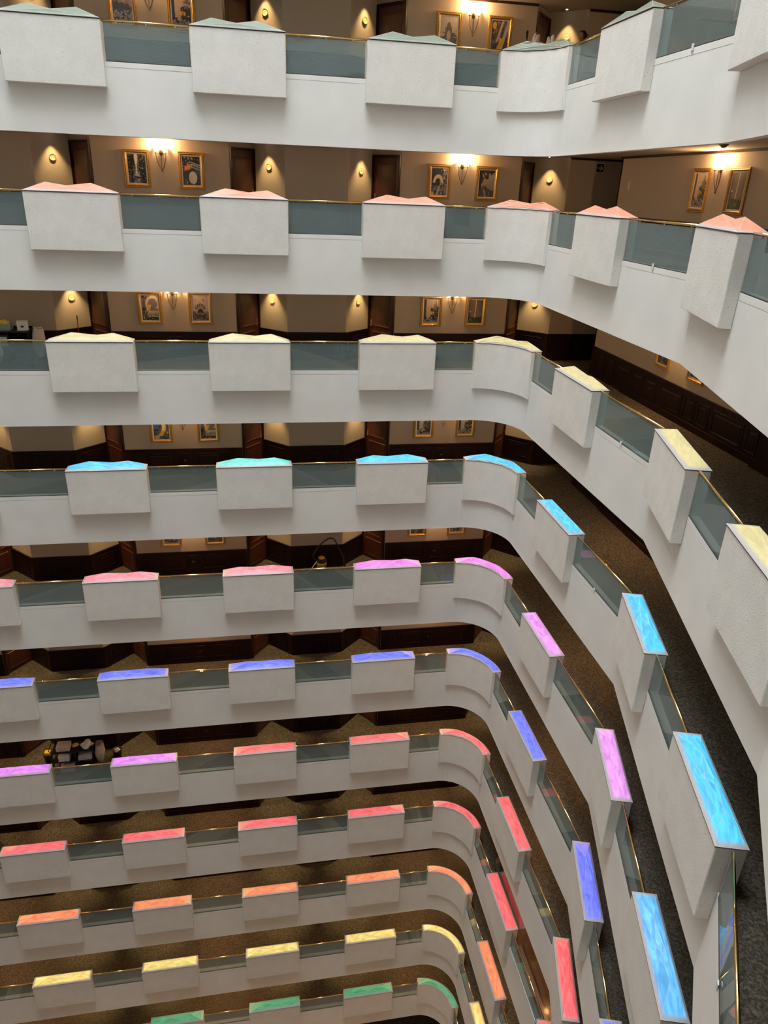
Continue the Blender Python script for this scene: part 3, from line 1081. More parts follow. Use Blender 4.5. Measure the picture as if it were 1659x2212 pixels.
        put_((ell(.88, .3, .08, .05) < 1), (.8, .6, .15))
    else:  # nightcity
        img[:] = np.array((.13, .14, .13)); put_(n2 > .6, (.30, .30, .26)); put_((n3 > .74), (.55, .52, .42))
        put_(sm(.06 - np.abs(U - .5 - .3 * (V - .4))) * (V < .6), (.5, .47, .4))
    img *= (.92 + .16 * n3[..., None])
    return np.clip(img, 0, 1) ** 2.2


def vcol_mat():
    m, nt, b = new_mat('art_print')
    a = nt.nodes.new('ShaderNodeAttribute'); a.attribute_name = 'paint'
    nt.links.new(a.outputs['Color'], b.inputs['Base Color'])
    b.inputs['Roughness'].default_value = .5
    return m


M['print'] = vcol_mat()
PW, PH, FR_, MT = .66, .90, .075, .03


def frame_mesh():
    rings = [(0, 0), (0, -.028), (.012, -.036), (.03, -.030), (.052, -.038), (FR_, -.016), (FR_, 0)]
    vs, fs = [], []
    for i, y in rings:
        vs += [(i, y, i), (PW - i, y, i), (PW - i, y, PH - i), (i, y, PH - i)]
    n = len(rings)
    for k in range(n):
        k2 = (k + 1) % n
        for j in range(4):
            fs.append((k * 4 + j, k * 4 + (j + 1) % 4, k2 * 4 + (j + 1) % 4, k2 * 4 + j))
    return MB().add(vs, fs).mesh('gilt_frame', M['gold'])


fr_me = frame_mesh()
mat_me = MB().box(FR_, PW - FR_, -.010, -.002, FR_, PH - FR_).mesh('mat', M['matboard'])


def picture(a, b, s, z, level, style, seed, label):
    t = thing('framed_picture', label, 'picture', group='gilt framed pictures on the gallery walls')
    put(t, a, b, s, lev(level) + z, .001)
    link('frame', fr_me, t)
    mo = link('mat', mat_me, t)
    x0, x1, z0, z1 = FR_ + MT, PW - FR_ - MT, FR_ + MT, PH - FR_ - MT
    col = paint(style, seed)
    me = bpy.data.meshes.new('print')
    vs = [(x0 + (x1 - x0) * i / NU, -.0115, z0 + (z1 - z0) * j / NV) for j in range(NV + 1) for i in range(NU + 1)]
    fs = [(j * (NU + 1) + i, j * (NU + 1) + i + 1, (j + 1) * (NU + 1) + i + 1, (j + 1) * (NU + 1) + i) for j in range(NV) for i in range(NU)]
    me.from_pydata(vs, [], fs)
    at = me.attributes.new('paint', 'FLOAT_COLOR', 'POINT')
    arr = np.ones((len(vs), 4), dtype=np.float32)
    arr[:, :3] = col.reshape(-1, 3)
    at.data.foreach_set('color', arr.ravel())
    me.materials.append(M['print'])
    link('print', me, mo)
    return t


WP = {c: ((c - 1.74, YP), (c + 1.74, YP)) for c in PICX}
RW = ((XR, 0), (XR, -9.1))
PICS = [  # level, wall, side(0/1), style, label
    (0, -7.28, 0, 'skyline', 'gilt framed grey-blue skyline painting with thin tower, top gallery'),
    (0, -7.28, 1, 'street', 'gilt framed hazy street painting with yellow light, top gallery'),
    (0, .90, 0, 'plaza', 'gilt framed pale sketch of a domed monument, top gallery'),
    (0, .90, 1, 'yellowtree', 'gilt framed painting of yellow and white tree trunks, top gallery'),
    (1, -7.28, 0, 'alley', 'gilt framed dark alley photograph with bright gap, second gallery'),
    (1, -7.28, 1, 'drum', 'gilt framed grey picture with large pale oval, second gallery'),
    (1, .90, 0, 'nightarch', 'gilt framed night street with lit arch, second gallery'),
    (1, .90, 1, 'road', 'gilt framed sepia road picture with overhanging foliage, second gallery'),
    (2, -7.28, 0, 'whitearch', 'gilt framed pale curved arch over a building, third gallery'),
    (2, -7.28, 1, 'palace', 'gilt framed domed palace facade under pale sky, third gallery'),
    (2, .90, 0, 'street', 'gilt framed sepia street crowd with tower, third gallery'),
    (2, .90, 1, 'pole', 'gilt framed dusk picture with pale column and grass, third gallery'),
    (3, -7.28, 0, 'goldstatue', 'gilt framed painting with golden figure and blue patch, fourth gallery'),
    (3, -7.28, 1, 'whitearch', 'gilt framed dark columned building print, fourth gallery'),
    (3, .90, 0, 'streetmono', 'gilt framed grey street print beside the fourth gallery sconce, nearer the bay'),
    (3, .90, 1, 'streetmono', 'gilt framed grey street print nearest the corner door, fourth gallery'),
    (4, -7.28, 0, 'streetmono', 'lower edge of first framed print along fifth gallery wall'),
    (4, -7.28, 1, 'plaza', 'lower edge of second framed print along fifth gallery wall'),
    (4, .90, 0, 'nightcity', 'lower edge of dark framed print near corner, fifth gallery'),
    (4, .90, 1, 'streetmono', 'lower edge of framed print next to the corner, fifth gallery'),
]
for i, (l, w, sd, st, lab) in enumerate(PICS):
    a, b = WP[w]
    picture(a, b, 1.74 + (-.97 if sd == 0 else .42), 1.045, l, st, 100 + i * 7, lab)
for l, y, st, lab in ((1, -3.62, 'street', 'gilt framed sepia street print on side wall by sconce, second gallery'),
                      (1, -5.0, 'pole', 'gilt framed dusk column print on side wall by sconce, second gallery'),
                      (2, -3.5, 'nightcity', 'gilt framed night city print above panelling, side wall, third gallery'),
                      (2, -4.98, 'nightcity', 'second gilt framed print above panelling, side wall, third gallery'),
                      (0, -3.9, 'nightarch', 'gilt framed picture seen through side glass, top gallery')):
    picture(RW[0], RW[1], -y, 1.05, l, st, 900 + l * 31 + int(-y * 7), lab)


# ------------------------------------------------------------------ wall sconces
def tulip():
    prof = [(.018, 0), (.030, .012), (.040, .04), (.052, .08), (.066, .115), (.062, .115), (.048, .08), (.036, .042), (.024, .016), (.004, .01)]
    return prof


sc_plate = MB().lathe([(.045, 0), (.05, .006), (.04, .016), (.012, .02)], 16, sy=1.4).yz()
sc_plate.v = [(x, y, z) for x, y, z in sc_plate.v]
sc_plate = sc_plate.mesh('backplate', M['antique'], True)
sc_arms = []
for sg in (-1, 1):
    pts_ = []
    for i in range(13):
        t_ = i / 12
        x = .125 * (1 - t_) ** .6 * (1.0 if t_ < .98 else 0)
        x = .125 * math.cos(t_ * math.pi / 2) ** .75
        pts_.append((sg * x, -.07 + .03 * t_, -.02 - .40 * t_ + .0 * math.sin(t_ * 3)))
    sc_arms.append(MB().tube(pts_, .0075, 6).mesh('arm', M['antique'], True))
sc_bar = MB().tube([(-.125, -.07, -.01), (.125, -.07, -.01)], .006, 6).tube([(0, -.015, -.01), (0, -.07, -.01)], .008, 6).mesh('crossbar', M['antique'])
sc_stem = MB().tube([(0, -.06, -.01), (0, -.042, -.40)], .006, 6).mesh('stem', M['antique'])
sc_fin = MB().lathe([(.003, -.03), (.018, -.02), (.02, 0), (.012, .015), (.004, .02)], 10, (0, -.042, -.43)).mesh('finial', M['antique'], True)
sc_cup = [MB().lathe([(.012, -.02), (.026, -.012), (.024, .006), (.012, .01)], 10, (sg * .125, -.07, .0)).mesh('cup', M['antique'], True) for sg in (-1, 1)]
sc_sh = [MB().lathe(tulip(), 16, (sg * .125, -.07, .012), cap=False).mesh('glass_shade', M['lampglow'], True) for sg in (-1, 1)]


def lamp(name, typ, loc, energy, col, par=None, **k):
    d = bpy.data.lights.new(name, typ)
    d.energy = energy
    d.color = col
    for a_, v_ in k.items():
        setattr(d, a_, v_)
    o = bpy.data.objects.new(name, d)
    C.objects.link(o)
    o.location = loc
    if par:
        o.parent = par
    return o


WARM = (1.0, .60, .27)


def sconce(a, b, s, level, label):
    t = thing('wall_sconce', label, 'wall lamp', group='brass sconces with two tulip shades')
    put(t, a, b, s, lev(level) + 1.90, .001)
    link('backplate', sc_plate, t)
    link('arm', sc_arms[0], t); link('arm', sc_arms[1], t)
    link('crossbar', sc_bar, t); link('stem', sc_stem, t); link('finial', sc_fin, t)
    for q in (0, 1):
        link('glass_shade', sc_sh[q], link('cup', sc_cup[q], t))
    for sg in (-1, 1):
        lamp('sconce_bulb', 'POINT', (sg * .125, -.13, .19), SCONCE_W / 2, WARM, t, shadow_soft_size=.03)


for l in range(0, 4):
    for c, wd in ((-7.28, 'farther from the corner'), (.90, 'nearest the corner')):
        a, b = WP[c]
        sconce(a, b, 1.74, l, f'twin tulip wall sconce between two pictures, {wd}, {gal(l)}')
sconce(RW[0], RW[1], 4.62, 1, 'twin tulip wall sconce on the side wall, second gallery from top')
for l in range(0, NLEV):
    z = lev(l)
    extra = []
    if l >= 4:
        extra += [(-7.28, 1.62, z + 2.05), (.90, 1.62, z + 2.05)]
    if l != 1:
        extra += [(XR - .1, -4.62, z + 2.05)]
    extra += [(-15.46, 1.62, z + 2.05)]
    for e in extra:
        lamp('gallery_sconce_light', 'POINT', e, SCONCE_W, WARM, None, shadow_soft_size=.05)

# ------------------------------------------------------------------ ceiling downlights beside the doors
dl_ring = MB().lathe([(.03, 0), (.045, -.004), (.05, 0), (.05, .004), (.03, .004)], 14, cap=False).mesh('trim_ring', M['steel'], True)
dl_lens = MB().lathe([(.001, -.012), (.02, -.010), (.03, -.001), (.001, .001)], 12).mesh('lens', M['spotglow'], True)
DL = []
for bc in BAYX:
    for sg in (-1, 1):
        if bc > 4 and sg > 0:
            continue
        # a point ~0.3 m in front of the middle of the angled wall
        mx, my = bc + sg * 1.28, (YAP + YBAY) / 2
        DL.append((mx + sg * .15, my - .16, bc, sg))
for l in range(0, NLEV):
    for i, (x, y, bc, sg) in enumerate(DL):
        z = lev(l) + CEIL - .005
        lo = lamp('downlight_beam', 'SPOT', (x, y, z - .03), SPOT_W, (1.0, .70, .30), None, spot_size=math.radians(74), spot_blend=.8, shadow_soft_size=.02)
        if l <= 1 and in_view([(x, y, z)], 0):
            t = thing('downlight', f'small ceiling spotlight above {["first", "second", "third", "fourth", "fifth"][i]} door alcove, {gal(l)}', 'spotlight',
                      (x, y, z), 0, 'ceiling spotlights over the number plates')
            link('trim_ring', dl_ring, t)
            link('lens', dl_lens, t)

# ------------------------------------------------------------------ room number plates
pl_ring = MB().lathe([(.070, 0), (.080, .008), (.084, .018), (.080, .024), (.075, .020), (.073, .012)], 28, sx=1.16).yz().mesh('plate_frame', M['gold'], True)
pl_face = MB().lathe([(.073, 0), (.073, .012), (.001, .0125)], 28, sx=1.16, cap=False).yz().mesh('plate_face', M['cream'])


def text_obj(txt, size, m, par, loc, ext=.001):
    cu = bpy.data.curves.new('number', 'FONT')
    cu.body = txt
    cu.size = size
    cu.align_x = 'CENTER'
    cu.align_y = 'CENTER'
    cu.extrude = ext
    cu.materials.append(m)
    oc = bpy.data.objects.new('number_curve', cu)
    C.objects.link(oc)
    me = bpy.data.meshes.new_from_object(oc.evaluated_get(bpy.context.evaluated_depsgraph_get()))
    bpy.data.objects.remove(oc)
    o = link('number', me)
    o.parent = par
    o.location = loc
    o.rotation_euler = (math.pi / 2, 0, 0)
    return o


sides = [(a, b) for a, b, k in far_segs if k == 'side']
nums = []
for a, b in sides:
    cx = (a[0] + b[0]) / 2
    if -11 < cx < 5:
        nums.append((a, b))
nums.sort(key=lambda q: q[0][0])
for l, base in ((0, 2000), (1, 1900), (2, 1800)):
    for i, (a, b) in enumerate(nums):
        n = base + 24 + i
        L_ = (Vector(b) - Vector(a)).length
        t = thing('number_plate', f'oval room number plate, {["first", "second", "third", "last before the passage"][i]} along the long wall, {gal(l)}', 'number plate', group='oval room number plates')
        put(t, a, b, L_ * .5, lev(l) + 1.68, .001)
        link('plate_frame', pl_ring, t)
        pf = link('plate_face', pl_face, t)
        text_obj(str(n), .068, M['mahogany'], pf, (0, -.0135, 0))

# ------------------------------------------------------------------ direction sign, switch, smoke detector, outlets
endw = ((4.115, YBAY), (9.5, YBAY))
t = thing('direction_sign', 'square navy sign with white arrow on the passage wall', 'sign')
put(t, endw[0], endw[1], 5.05 - 4.115, lev(1) + 2.04, .001)
obj('sign_frame', MB().box(-.13, .13, -.012, 0, -.13, .13), M['cartoncream'], t)
obj('sign_face', MB().box(-.11, .11, -.015, -.0125, -.11, .11), M['navy'], t)
ar = MB().box(-.085, .06, -.018, -.0155, -.012, .012)
ar.add([(.085, -.018, 0), (.02, -.018, .065), (-.006, -.018, .065), (.05, -.018, 0), (-.006, -.018, -.065), (.02, -.018, -.065),
        (.085, -.0155, 0), (.02, -.0155, .065), (-.006, -.0155, .065), (.05, -.0155, 0), (-.006, -.0155, -.065), (.02, -.0155, -.065)],
       [(0, 1, 2, 3), (0, 3, 4, 5), (6, 9, 8, 7), (6, 11, 10, 9), (0, 6, 7, 1), (1, 7, 8, 2), (2, 8, 9, 3), (3, 9, 10, 4), (4, 10, 11, 5), (5, 11, 6, 0)])
obj('arrow', ar, M['whitep'], t)
t = thing('wall_switch', 'beige switch plate on the side wall near the passage', 'switch')
put(t, RW[0], RW[1], .62, lev(1) + 1.58, .001)
obj('plate', MB().rbox(-.06, .06, -.010, 0, -.11, .11, .004), M['channel'], t)
obj('rocker', MB().box(-.022, .022, -.016, -.0105, -.05, .05), M['cream'], t)
t = thing('smoke_detector', 'round dark smoke detector on the ceiling, second gallery', 'smoke detector', (3.78, -6.19, lev(1) + CEIL - .001))
obj('base', MB().lathe([(.085, 0), (.085, -.018), (.07, -.022), (.02, -.022)], 20), M['grey_pl'], t, True)
obj('sensor', MB().lathe([(.06, -.0225), (.05, -.045), (.02, -.062), (.002, -.064)], 16), M['grey_pl'], t, True)
outl = MB().rbox(-.045, .045, -.010, 0, -.035, .035, .004).mesh('outlet_plate', M['kerb'])
outs = [MB().box(x_, x_ + .02, -.0125, -.0105, -.015, .015).mesh('socket', M['antique']) for x_ in (-.028, .008)]
for l, wl, s, wd in ((3, WP[-7.28], 1.74, 'fourth gallery'), (4, WP[-7.28], 1.74, 'fifth gallery'), (5, WP[-7.28], 1.74, 'sixth gallery'), (6, WP[-7.28], 1.74, 'seventh gallery'),
                     (3, WP[.90], 1.74, 'fourth gallery near corner'), (4, WP[.90], 1.74, 'fifth gallery near corner'), (5, WP[.90], 1.74, 'sixth gallery near corner'), (2, RW, 3.55, 'third gallery side wall')):
    t = thing('wall_outlet', f'small power outlet in a narrow wainscot panel, {wd}', 'outlet', group='power outlets in the wainscot')
    put(t, wl[0], wl[1], s, lev(l) + .46, .038)
    op = link('outlet_plate', outl, t)
    for q in outs:
        link('socket', q, op)


# ------------------------------------------------------------------ soft goods
def heap_mesh(seed, rx, ry, rz, m, n=14, k=10, amp=.22):
    rnd = random.Random(seed)
    ph = [(rnd.uniform(1, 4), rnd.uniform(1, 4), rnd.uniform(0, 6.3)) for _ in range(5)]
    vs, fs = [], []
    for j in range(k + 1):
        v = j / k * math.pi / 2
        for i in range(n):
            u = 2 * math.pi * i / n
            d = 1 + amp * sum(math.sin(a * u + p) * math.cos(b * v * 2 + p) for a, b, p in [(round(q[0]), q[1], q[2]) for q in ph]) / 2
            vs.append((rx * d * math.cos(u) * math.cos(v), ry * d * math.sin(u) * math.cos(v), rz * math.sin(v) * (1 + (d - 1) * .7)))
    for j in range(k):
        for i in range(n):
            fs.append((j * n + i, j * n + (i + 1) % n, j * n + n + (i + 1) % n, j * n + n + i))
    fs.append(tuple(range(n - 1, -1, -1)))
    return MB().add(vs, fs).mesh('heap', m, True)


def towel_mesh(w, d, h, m):
    """a folded towel: three layers with a rounded fold at the front"""
    mb = MB()
    for i in range(3):
        z0, z1 = h * i / 3 + .001, h * (i + 1) / 3 - .001
        o = .006 * (i % 2)
        mb.rbox(-w / 2 + o, w / 2 - o, -d / 2 + o, d / 2 - o, z0, z1, min(.012, (z1 - z0) * .45))
    return mb.mesh('towel', m, True)


tw_me = towel_mesh(.36, .30, .055, M['towel'])
tw2_me = towel_mesh(.44, .34, .06, M['linen'])


def cart(x, y, level, label, w=1.30, d=.52, rz=0):
    t = thing('housekeeping_cart', label, 'cart', (x, y, lev(level)), rz, 'black housekeeping carts')
    for sx in (-1, 1):
        for sy in (-1, 1):
            obj('post', MB().tube([(sx * (w / 2 - .03), sy * (d / 2 - .03), .10), (sx * (w / 2 - .03), sy * (d / 2 - .03), 1.02)], .016, 8), M['blackmetal'], t)
    for z in (.13, .56, .96):
        obj('shelf', MB().rbox(-w / 2, w / 2, -d / 2, d / 2, z, z + .03, .01).box(-w / 2, w / 2, d / 2 - .012, d / 2, z + .03, z + .09), M['black'], t)
    obj('end_panel', MB().box(.08, .10, -d / 2 + .03, d / 2 - .03, .162, .955), M['black'], t)
    for sx in (-1, 1):
        for sy in (-1, 1):
            c = MB().tube([(sx * (w / 2 - .06), sy * (d / 2 - .06) - .015, .05), (sx * (w / 2 - .06), sy * (d / 2 - .06) + .015, .05)], .05, 12)
            c.box(sx * (w / 2 - .06) - .012, sx * (w / 2 - .06) + .012, sy * (d / 2 - .06) - .022, sy * (d / 2 - .06) + .022, .09, .13)
            obj('caster', c, M['black'], t)
    obj('handle', MB().tube([(-w / 2 + .02, -d / 2 + .06, .98), (-w / 2 - .08, -d / 2 + .06, 1.06), (-w / 2 - .08, d / 2 - .06, 1.06), (-w / 2 + .02, d / 2 - .06, .98)], .012, 8), M['blackmetal'], t)
    # cloudy plastic bag hung on the far end
    vs, fs = [], []
    n, k = 14, 9
    rnd = random.Random(int(x * 10) + level)
    for j in range(k + 1):
        q = j / k
        rr = .11 + .06 * math.sin(q * math.pi) - .03 * q
        for i in range(n):
            u = 2 * math.pi * i / n
            e = 1 + .16 * math.sin(3 * u + 5 * q) + rnd.uniform(-.05, .05)
            vs.append((w / 2 + .16 + rr * e * math.cos(u), rr * 1.4 * e * math.sin(u), 1.07 - .80 * q))
    for j in range(k):
        for i in range(n):
            fs.append((j * n + i, j * n + (i + 1) % n, j * n + n + (i + 1) % n, j * n + n + i))
    fs.append(tuple(range(k * n, k * n + n)))
    hoop = obj('bag_hoop', MB().tube([(w / 2, -.1, 1.0), (w / 2 + .05, -.16, 1.045), (w / 2 + .26, -.16, 1.045), (w / 2 + .30, 0, 1.045), (w / 2 + .26, .16, 1.045), (w / 2 + .05, .16, 1.045), (w / 2, .1, 1.0)], .007, 6), M['blackmetal'], t)
    obj('rubbish_bag', MB().add(vs, fs), M['bag'], hoop, True)
    return t


def towels(x, y, z, n, me, label, group, rnd, cat='towel', name='folded_towel', hh=.056):
    for i in range(n):
        o = link(name, me)
        o.location = (x + rnd.uniform(-.006, .006), y + rnd.uniform(-.008, .008), z + i * hh + .0005 * (i + 1))
        o.rotation_euler = (0, 0, rnd.uniform(-.03, .03))
        wd = 'topmost' if i == n - 1 else ('lowest' if i == 0 else ['', 'second', 'third', 'fourth'][n - 1 - i])
        tag(o, wd + ' ' + label, cat, group)


rnd = random.Random(3)
# --- third gallery cart (far end of the long side)
cx, cy, cl = -11.62, .98, 2
cart(cx, cy, cl, 'black housekeeping cart with white towels and yellow cloth, third gallery')
z0 = lev(cl)
towels(cx - .50, cy - .02, z0 + .5905, 4, tw_me, 'folded white towel in outer stack, middle shelf, third gallery cart', 'folded towels on the third gallery cart, outer stack', rnd)
towels(cx - .115, cy - .02, z0 + .5905, 4, tw_me, 'folded white towel in inner stack, middle shelf, third gallery cart', 'folded towels on the third gallery cart, inner stack', rnd)
towels(cx - .40, cy - .02, z0 + .1605, 5, tw2_me, 'folded linen in the low stack, third gallery cart', 'folded linen on the third gallery cart', rnd, 'linen', 'folded_linen', .061)
o = obj('draped_sheet', MB().add([(cx - .62 + .11 * i, cy - .277 - .01 * math.sin(i * 1.7), z0 + .70 - j * .09 - (.02 * math.sin(i * 2.1) if j == 4 else 0)) for j in range(5) for i in range(6)] +
                                 [(cx - .62 + .11 * i, cy - .270 - .01 * math.sin(i * 1.7), z0 + .70 - j * .09 - (.02 * math.sin(i * 2.1) if j == 4 else 0)) for j in range(5) for i in range(6)],
                                 [(j * 6 + i, j * 6 + i + 1, j * 6 + i + 7, j * 6 + i + 6) for j in range(4) for i in range(5)] +
                                 [(30 + j * 6 + i + 6, 30 + j * 6 + i + 7, 30 + j * 6 + i + 1, 30 + j * 6 + i) for j in range(4) for i in range(5)]), M['towel'])
tag(o, 'white sheet hanging down the front of third gallery cart', 'sheet')
t = thing('storage_bin', 'grey plastic bin on top of third gallery cart', 'bin', (cx + .0, cy, z0 + .9905))
obj('tub', MB().add([(-.17, -.13, 0), (.17, -.13, 0), (.17, .13, 0), (-.17, .13, 0), (-.20, -.15, .17), (.20, -.15, .17), (.20, .15, .17), (-.20, .15, .17),
                     (-.18, -.13, .17), (.18, -.13, .17), (.18, .13, .17), (-.18, .13, .17), (-.16, -.11, .02), (.16, -.11, .02), (.16, .11, .02), (-.16, .11, .02)],
                    [(3, 2, 1, 0), (0, 1, 5, 4), (1, 2, 6, 5), (2, 3, 7, 6), (3, 0, 4, 7), (4, 5, 9, 8), (5, 6, 10, 9), (6, 7, 11, 10), (7, 4, 8, 11),
                     (8, 9, 13, 12), (9, 10, 14, 13), (10, 11, 15, 14), (11, 8, 12, 15), (12, 13, 14, 15)]), M['greyp'], t)
o = link('cleaning_cloth', heap_mesh(5, .15, .10, .12, M['yellow'])); o.location = (cx - .0, cy, z0 + 1.125)
tag(o, 'crumpled yellow cloth over grey bin, third gallery cart', 'cloth')
o = link('loose_linen', heap_mesh(9, .20, .16, .09, M['linen'])); o.location = (cx - .42, cy, z0 + .9905)
tag(o, 'grey folded linen heap on third gallery cart top', 'linen')
t = thing('tissue_box', 'cream carton with dark oval emblem on third gallery cart', 'box', (cx + .47, cy - .05, z0 + .9905), .15)
obj('carton', MB().rbox(-.13, .13, -.09, .09, 0, .25, .004), M['cartoncream'], t)
obj('emblem', MB().lathe([(.001, .0), (.045, .001), (.045, .002), (.001, .003)], 20, sy=.62).yz(), M['navy'], t)
t.children[-1].location = (0, -.0905, .11)
# --- broom with red handle
t = thing('broom', 'red handled broom leaning in the door alcove, third gallery', 'broom', (-9.95, 1.72, z0))
obj('handle', MB().tube([(0, .0, .12), (-.01, .22, 1.12)], .013, 8), M['red'], t)
obj('grip', MB().tube([(-.01, .2205, 1.1205), (-.0115, .243, 1.22)], .015, 8), M['black'], t)
obj('head', MB().rbox(-.16, .16, -.025, .025, .06, .12, .01).box(-.15, .15, -.018, .018, .002, .06), M['black'], t)
# --- seventh gallery cart, seen from above
cx, cy, cl = -11.72, .86, 6
z0 = lev(cl)
cart(cx, cy, cl, 'black housekeeping cart loaded with white linen, seventh gallery', w=1.36, d=.58)
towels(cx - .30, cy - .05, z0 + .9905, 3, tw2_me, 'folded linen on cart top, outer stack, seventh gallery', 'folded linen on the seventh gallery cart, outer stack', rnd, 'linen', 'folded_linen', .061)
towels(cx - .05 - .26, cy - .12, z0 + .5905, 4, tw_me, 'folded white towel on middle shelf, seventh gallery cart', 'folded towels on the seventh gallery cart', rnd)
towels(cx - .22, cy - .14, z0 + .1605, 4, tw2_me, 'folded linen on the lowest shelf, seventh gallery cart', 'folded linen on the low shelf, seventh gallery cart', rnd, 'linen', 'folded_linen', .061)
towels(cx + .38, cy - .10, z0 + .5905, 3, tw2_me, 'folded linen on middle shelf beyond the divider, seventh gallery cart', 'folded linen on the seventh gallery cart, middle shelf', rnd, 'linen', 'folded_linen', .061)
o = link('loose_linen', heap_mesh(19, .20, .15, .16, M['towel'], 20, 12, .35)); o.location = (cx + .44, cy, z0 + .9905)
tag(o, 'crumpled white sheet heap on seventh gallery cart top', 'linen')
t = thing('mop_bucket', 'yellow mop bucket beside the cart, seventh gallery', 'bucket', (cx - 1.02, cy + .42, z0))
obj('tub', MB().lathe([(.11, .03), (.15, .34), (.16, .36), (.14, .36), (.10, .06), (.001, .06)], 18, sy=1.2), M['black'], t, True)
obj('wringer', MB().rbox(-.10, .10, -.08, .10, .365, .50, .02), M['yellowp'], t)
o = link('cleaning_cloth', heap_mesh(25, .12, .09, .09, M['yellow'])); o.location = (cx + .06, cy + .05, z0 + .9905)
tag(o, 'crumpled yellow cloth on seventh gallery cart end', 'cloth')
t = thing('waste_bucket', 'round black bucket with white rag by the cart, seventh gallery', 'bucket', (-10.42, 1.30, z0))
obj('tub', MB().lathe([(.13, .002), (.17, .30), (.18, .31), (.16, .31), (.125, .03), (.001, .03)], 20), M['black'], t, True)
obj('bail', MB().tube([(.178 * math.cos(a_ / 10 * math.pi), -.05, .30 - .08 * math.sin(a_ / 10 * math.pi) * -1) for a_ in range(11)], .005, 6), M['steel'], t)
o = link('rag', heap_mesh(31, .10, .09, .10, M['towel'])); o.location = (-10.42, 1.30, z0 + .26)
tag(o, 'crumpled white rag in the round black bucket', 'cloth')
# --- top gallery cart near the corner and the attendant behind it
cx, cy, cl = 2.55, .82, 0
z0 = lev(cl)
cart(cx, cy, cl, 'black housekeeping cart heaped with linen near corner, top gallery', w=1.1, d=.5)
for i, (dx, sd, rx, rz_, mm, lb_) in enumerate(((-.20, 41, .13, .42, 'linen', 'tall crumpled blush sheet on the top gallery cart'), (.20, 52, .15, .35, 'towel', 'long white crumpled linen on the top gallery cart'))):
    o = link('loose_linen', heap_mesh(sd, rx, .17, rz_, M[mm], 26, 16, .38)); o.location = (cx + dx, cy, z0 + .9905)
    tag(o, lb_, 'linen')
for i in range(3):
    hx = cx + .44 + .045 * i
    o = obj('coat_hanger', MB().tube([(hx, cy - .10, z0 + 1.30), (hx, cy, z0 + 1.40 + .03 * i), (hx, cy + .10, z0 + 1.30), (hx, cy - .10, z0 + 1.30)], .006, 6).tube(
        [(hx, cy, z0 + 1.40 + .03 * i), (hx + .005, cy, z0 + 1.45 + .03 * i), (hx + .03, cy, z0 + 1.48 + .03 * i)], .005, 6).tube([(hx, cy, z0 + .9905), (hx, cy, z0 + 1.305)], .006, 6), M['steel'])
    tag(o, ['inner', 'middle', 'outer'][i] + ' pale wire hanger standing at the top gallery cart end', 'hanger', 'hangers on the top gallery cart')
bt = MB().lathe([(.03, 0), (.034, .01), (.034, .14), (.014, .19), (.012, .22), (.02, .225), (.02, .25), (.002, .255)], 12).mesh('bottle', M['greyp'], True)
for i in range(4):
    o = link('spray_bottle', bt); o.location = (cx - .46 + (.07 if i % 2 else 0), cy - .18 + .09 * (i // 2) + .02 * (i % 2), z0 + .9905)
    tag(o, ['first', 'second', 'third', 'fourth'][i] + ' small grey bottle from the end of the top gallery cart', 'bottle', 'bottles on the top gallery cart')
for i, xx in enumerate((-.40, -.36)):
    o = obj('duster', MB().tube([(cx + xx, cy + .15, z0 + .992), (cx + xx - .01, cy + .17 + .03 * i, z0 + 1.56)], .012, 8).tube([(cx + xx - .01, cy + .168 + .03 * i, z0 + 1.38), (cx + xx - .01, cy + .168 + .03 * i, z0 + 1.55)], .022, 8), M['black'])
    tag(o, ['outer', 'inner'][i] + ' dark upright duster stick on top gallery cart', 'duster', 'dusters on the top gallery cart')
# --- eighth gallery: end of one more cart at the frame edge
cart(-15.98, 1.25, 7, 'housekeeping cart end with plastic bag at far end, eighth gallery', w=1.2, d=.5)


# ------------------------------------------------------------------ the attendant (only the head shows above the rail)
def skin_body(name, joints, bones, m, par, sub=2):
    me = bpy.data.meshes.new(name)
    me.from_pydata([j[:3] for j in joints], bones, [])
    o = link(name, me, par)
    sk = o.modifiers.new('skin', 'SKIN')
    for i, j in enumerate(joints):
        me.skin_vertices[0].data[i].radius = (j[3], j[4] if len(j) > 4 else j[3])
    me.skin_vertices[0].data[0].use_root = True
    ss = o.modifiers.new('sub', 'SUBSURF'); ss.levels = sub; ss.render_levels = sub
    me.materials.append(m)
    return o


pr = thing('person', 'dark haired person standing behind the rail beside cart, top gallery', 'person', (3.72, 1.12, 0), math.radians(-80))
# local: faces -y ... turned to face the cart
J = [(0, 0, .90, .13, .10), (0, 0, 1.08, .12, .09), (0, .01, 1.24, .14, .10), (0, .01, 1.335, .09, .07), (0, 0, 1.40, .05), (0, -.005, 1.44, .05),
     (.155, .01, 1.30, .055), (.19, 0, 1.05, .042), (.18, -.12, .86, .034), (-.155, .01, 1.30, .055), (-.19, 0, 1.05, .042), (-.18, -.12, .86, .034),
     (.085, 0, .82, .085), (.09, -.01, .46, .058), (.09, .02, .09, .042), (.095, -.11, .035, .034),
     (-.085, 0, .82, .085), (-.09, -.01, .46, .058), (-.09, .02, .09, .042), (-.095, -.11, .035, .034)]
Bn = [(0, 1), (1, 2), (2, 3), (3, 4), (4, 5), (3, 6), (6, 7), (7, 8), (3, 9), (9, 10), (10, 11), (0, 12), (12, 13), (13, 14), (14, 15), (0, 16), (16, 17), (17, 18), (18, 19)]
skin_body('body', J, Bn, M['uniform'], pr)
hd = MB()
prof = [(.001, -.118), (.035, -.112), (.055, -.085), (.066, -.045), (.073, 0), (.075, .035), (.070, .07), (.052, .098), (.025, .112), (.001, .115)]
hd.lathe(prof, 18, (0, 0, 1.545), sx=1.0, sy=1.22)
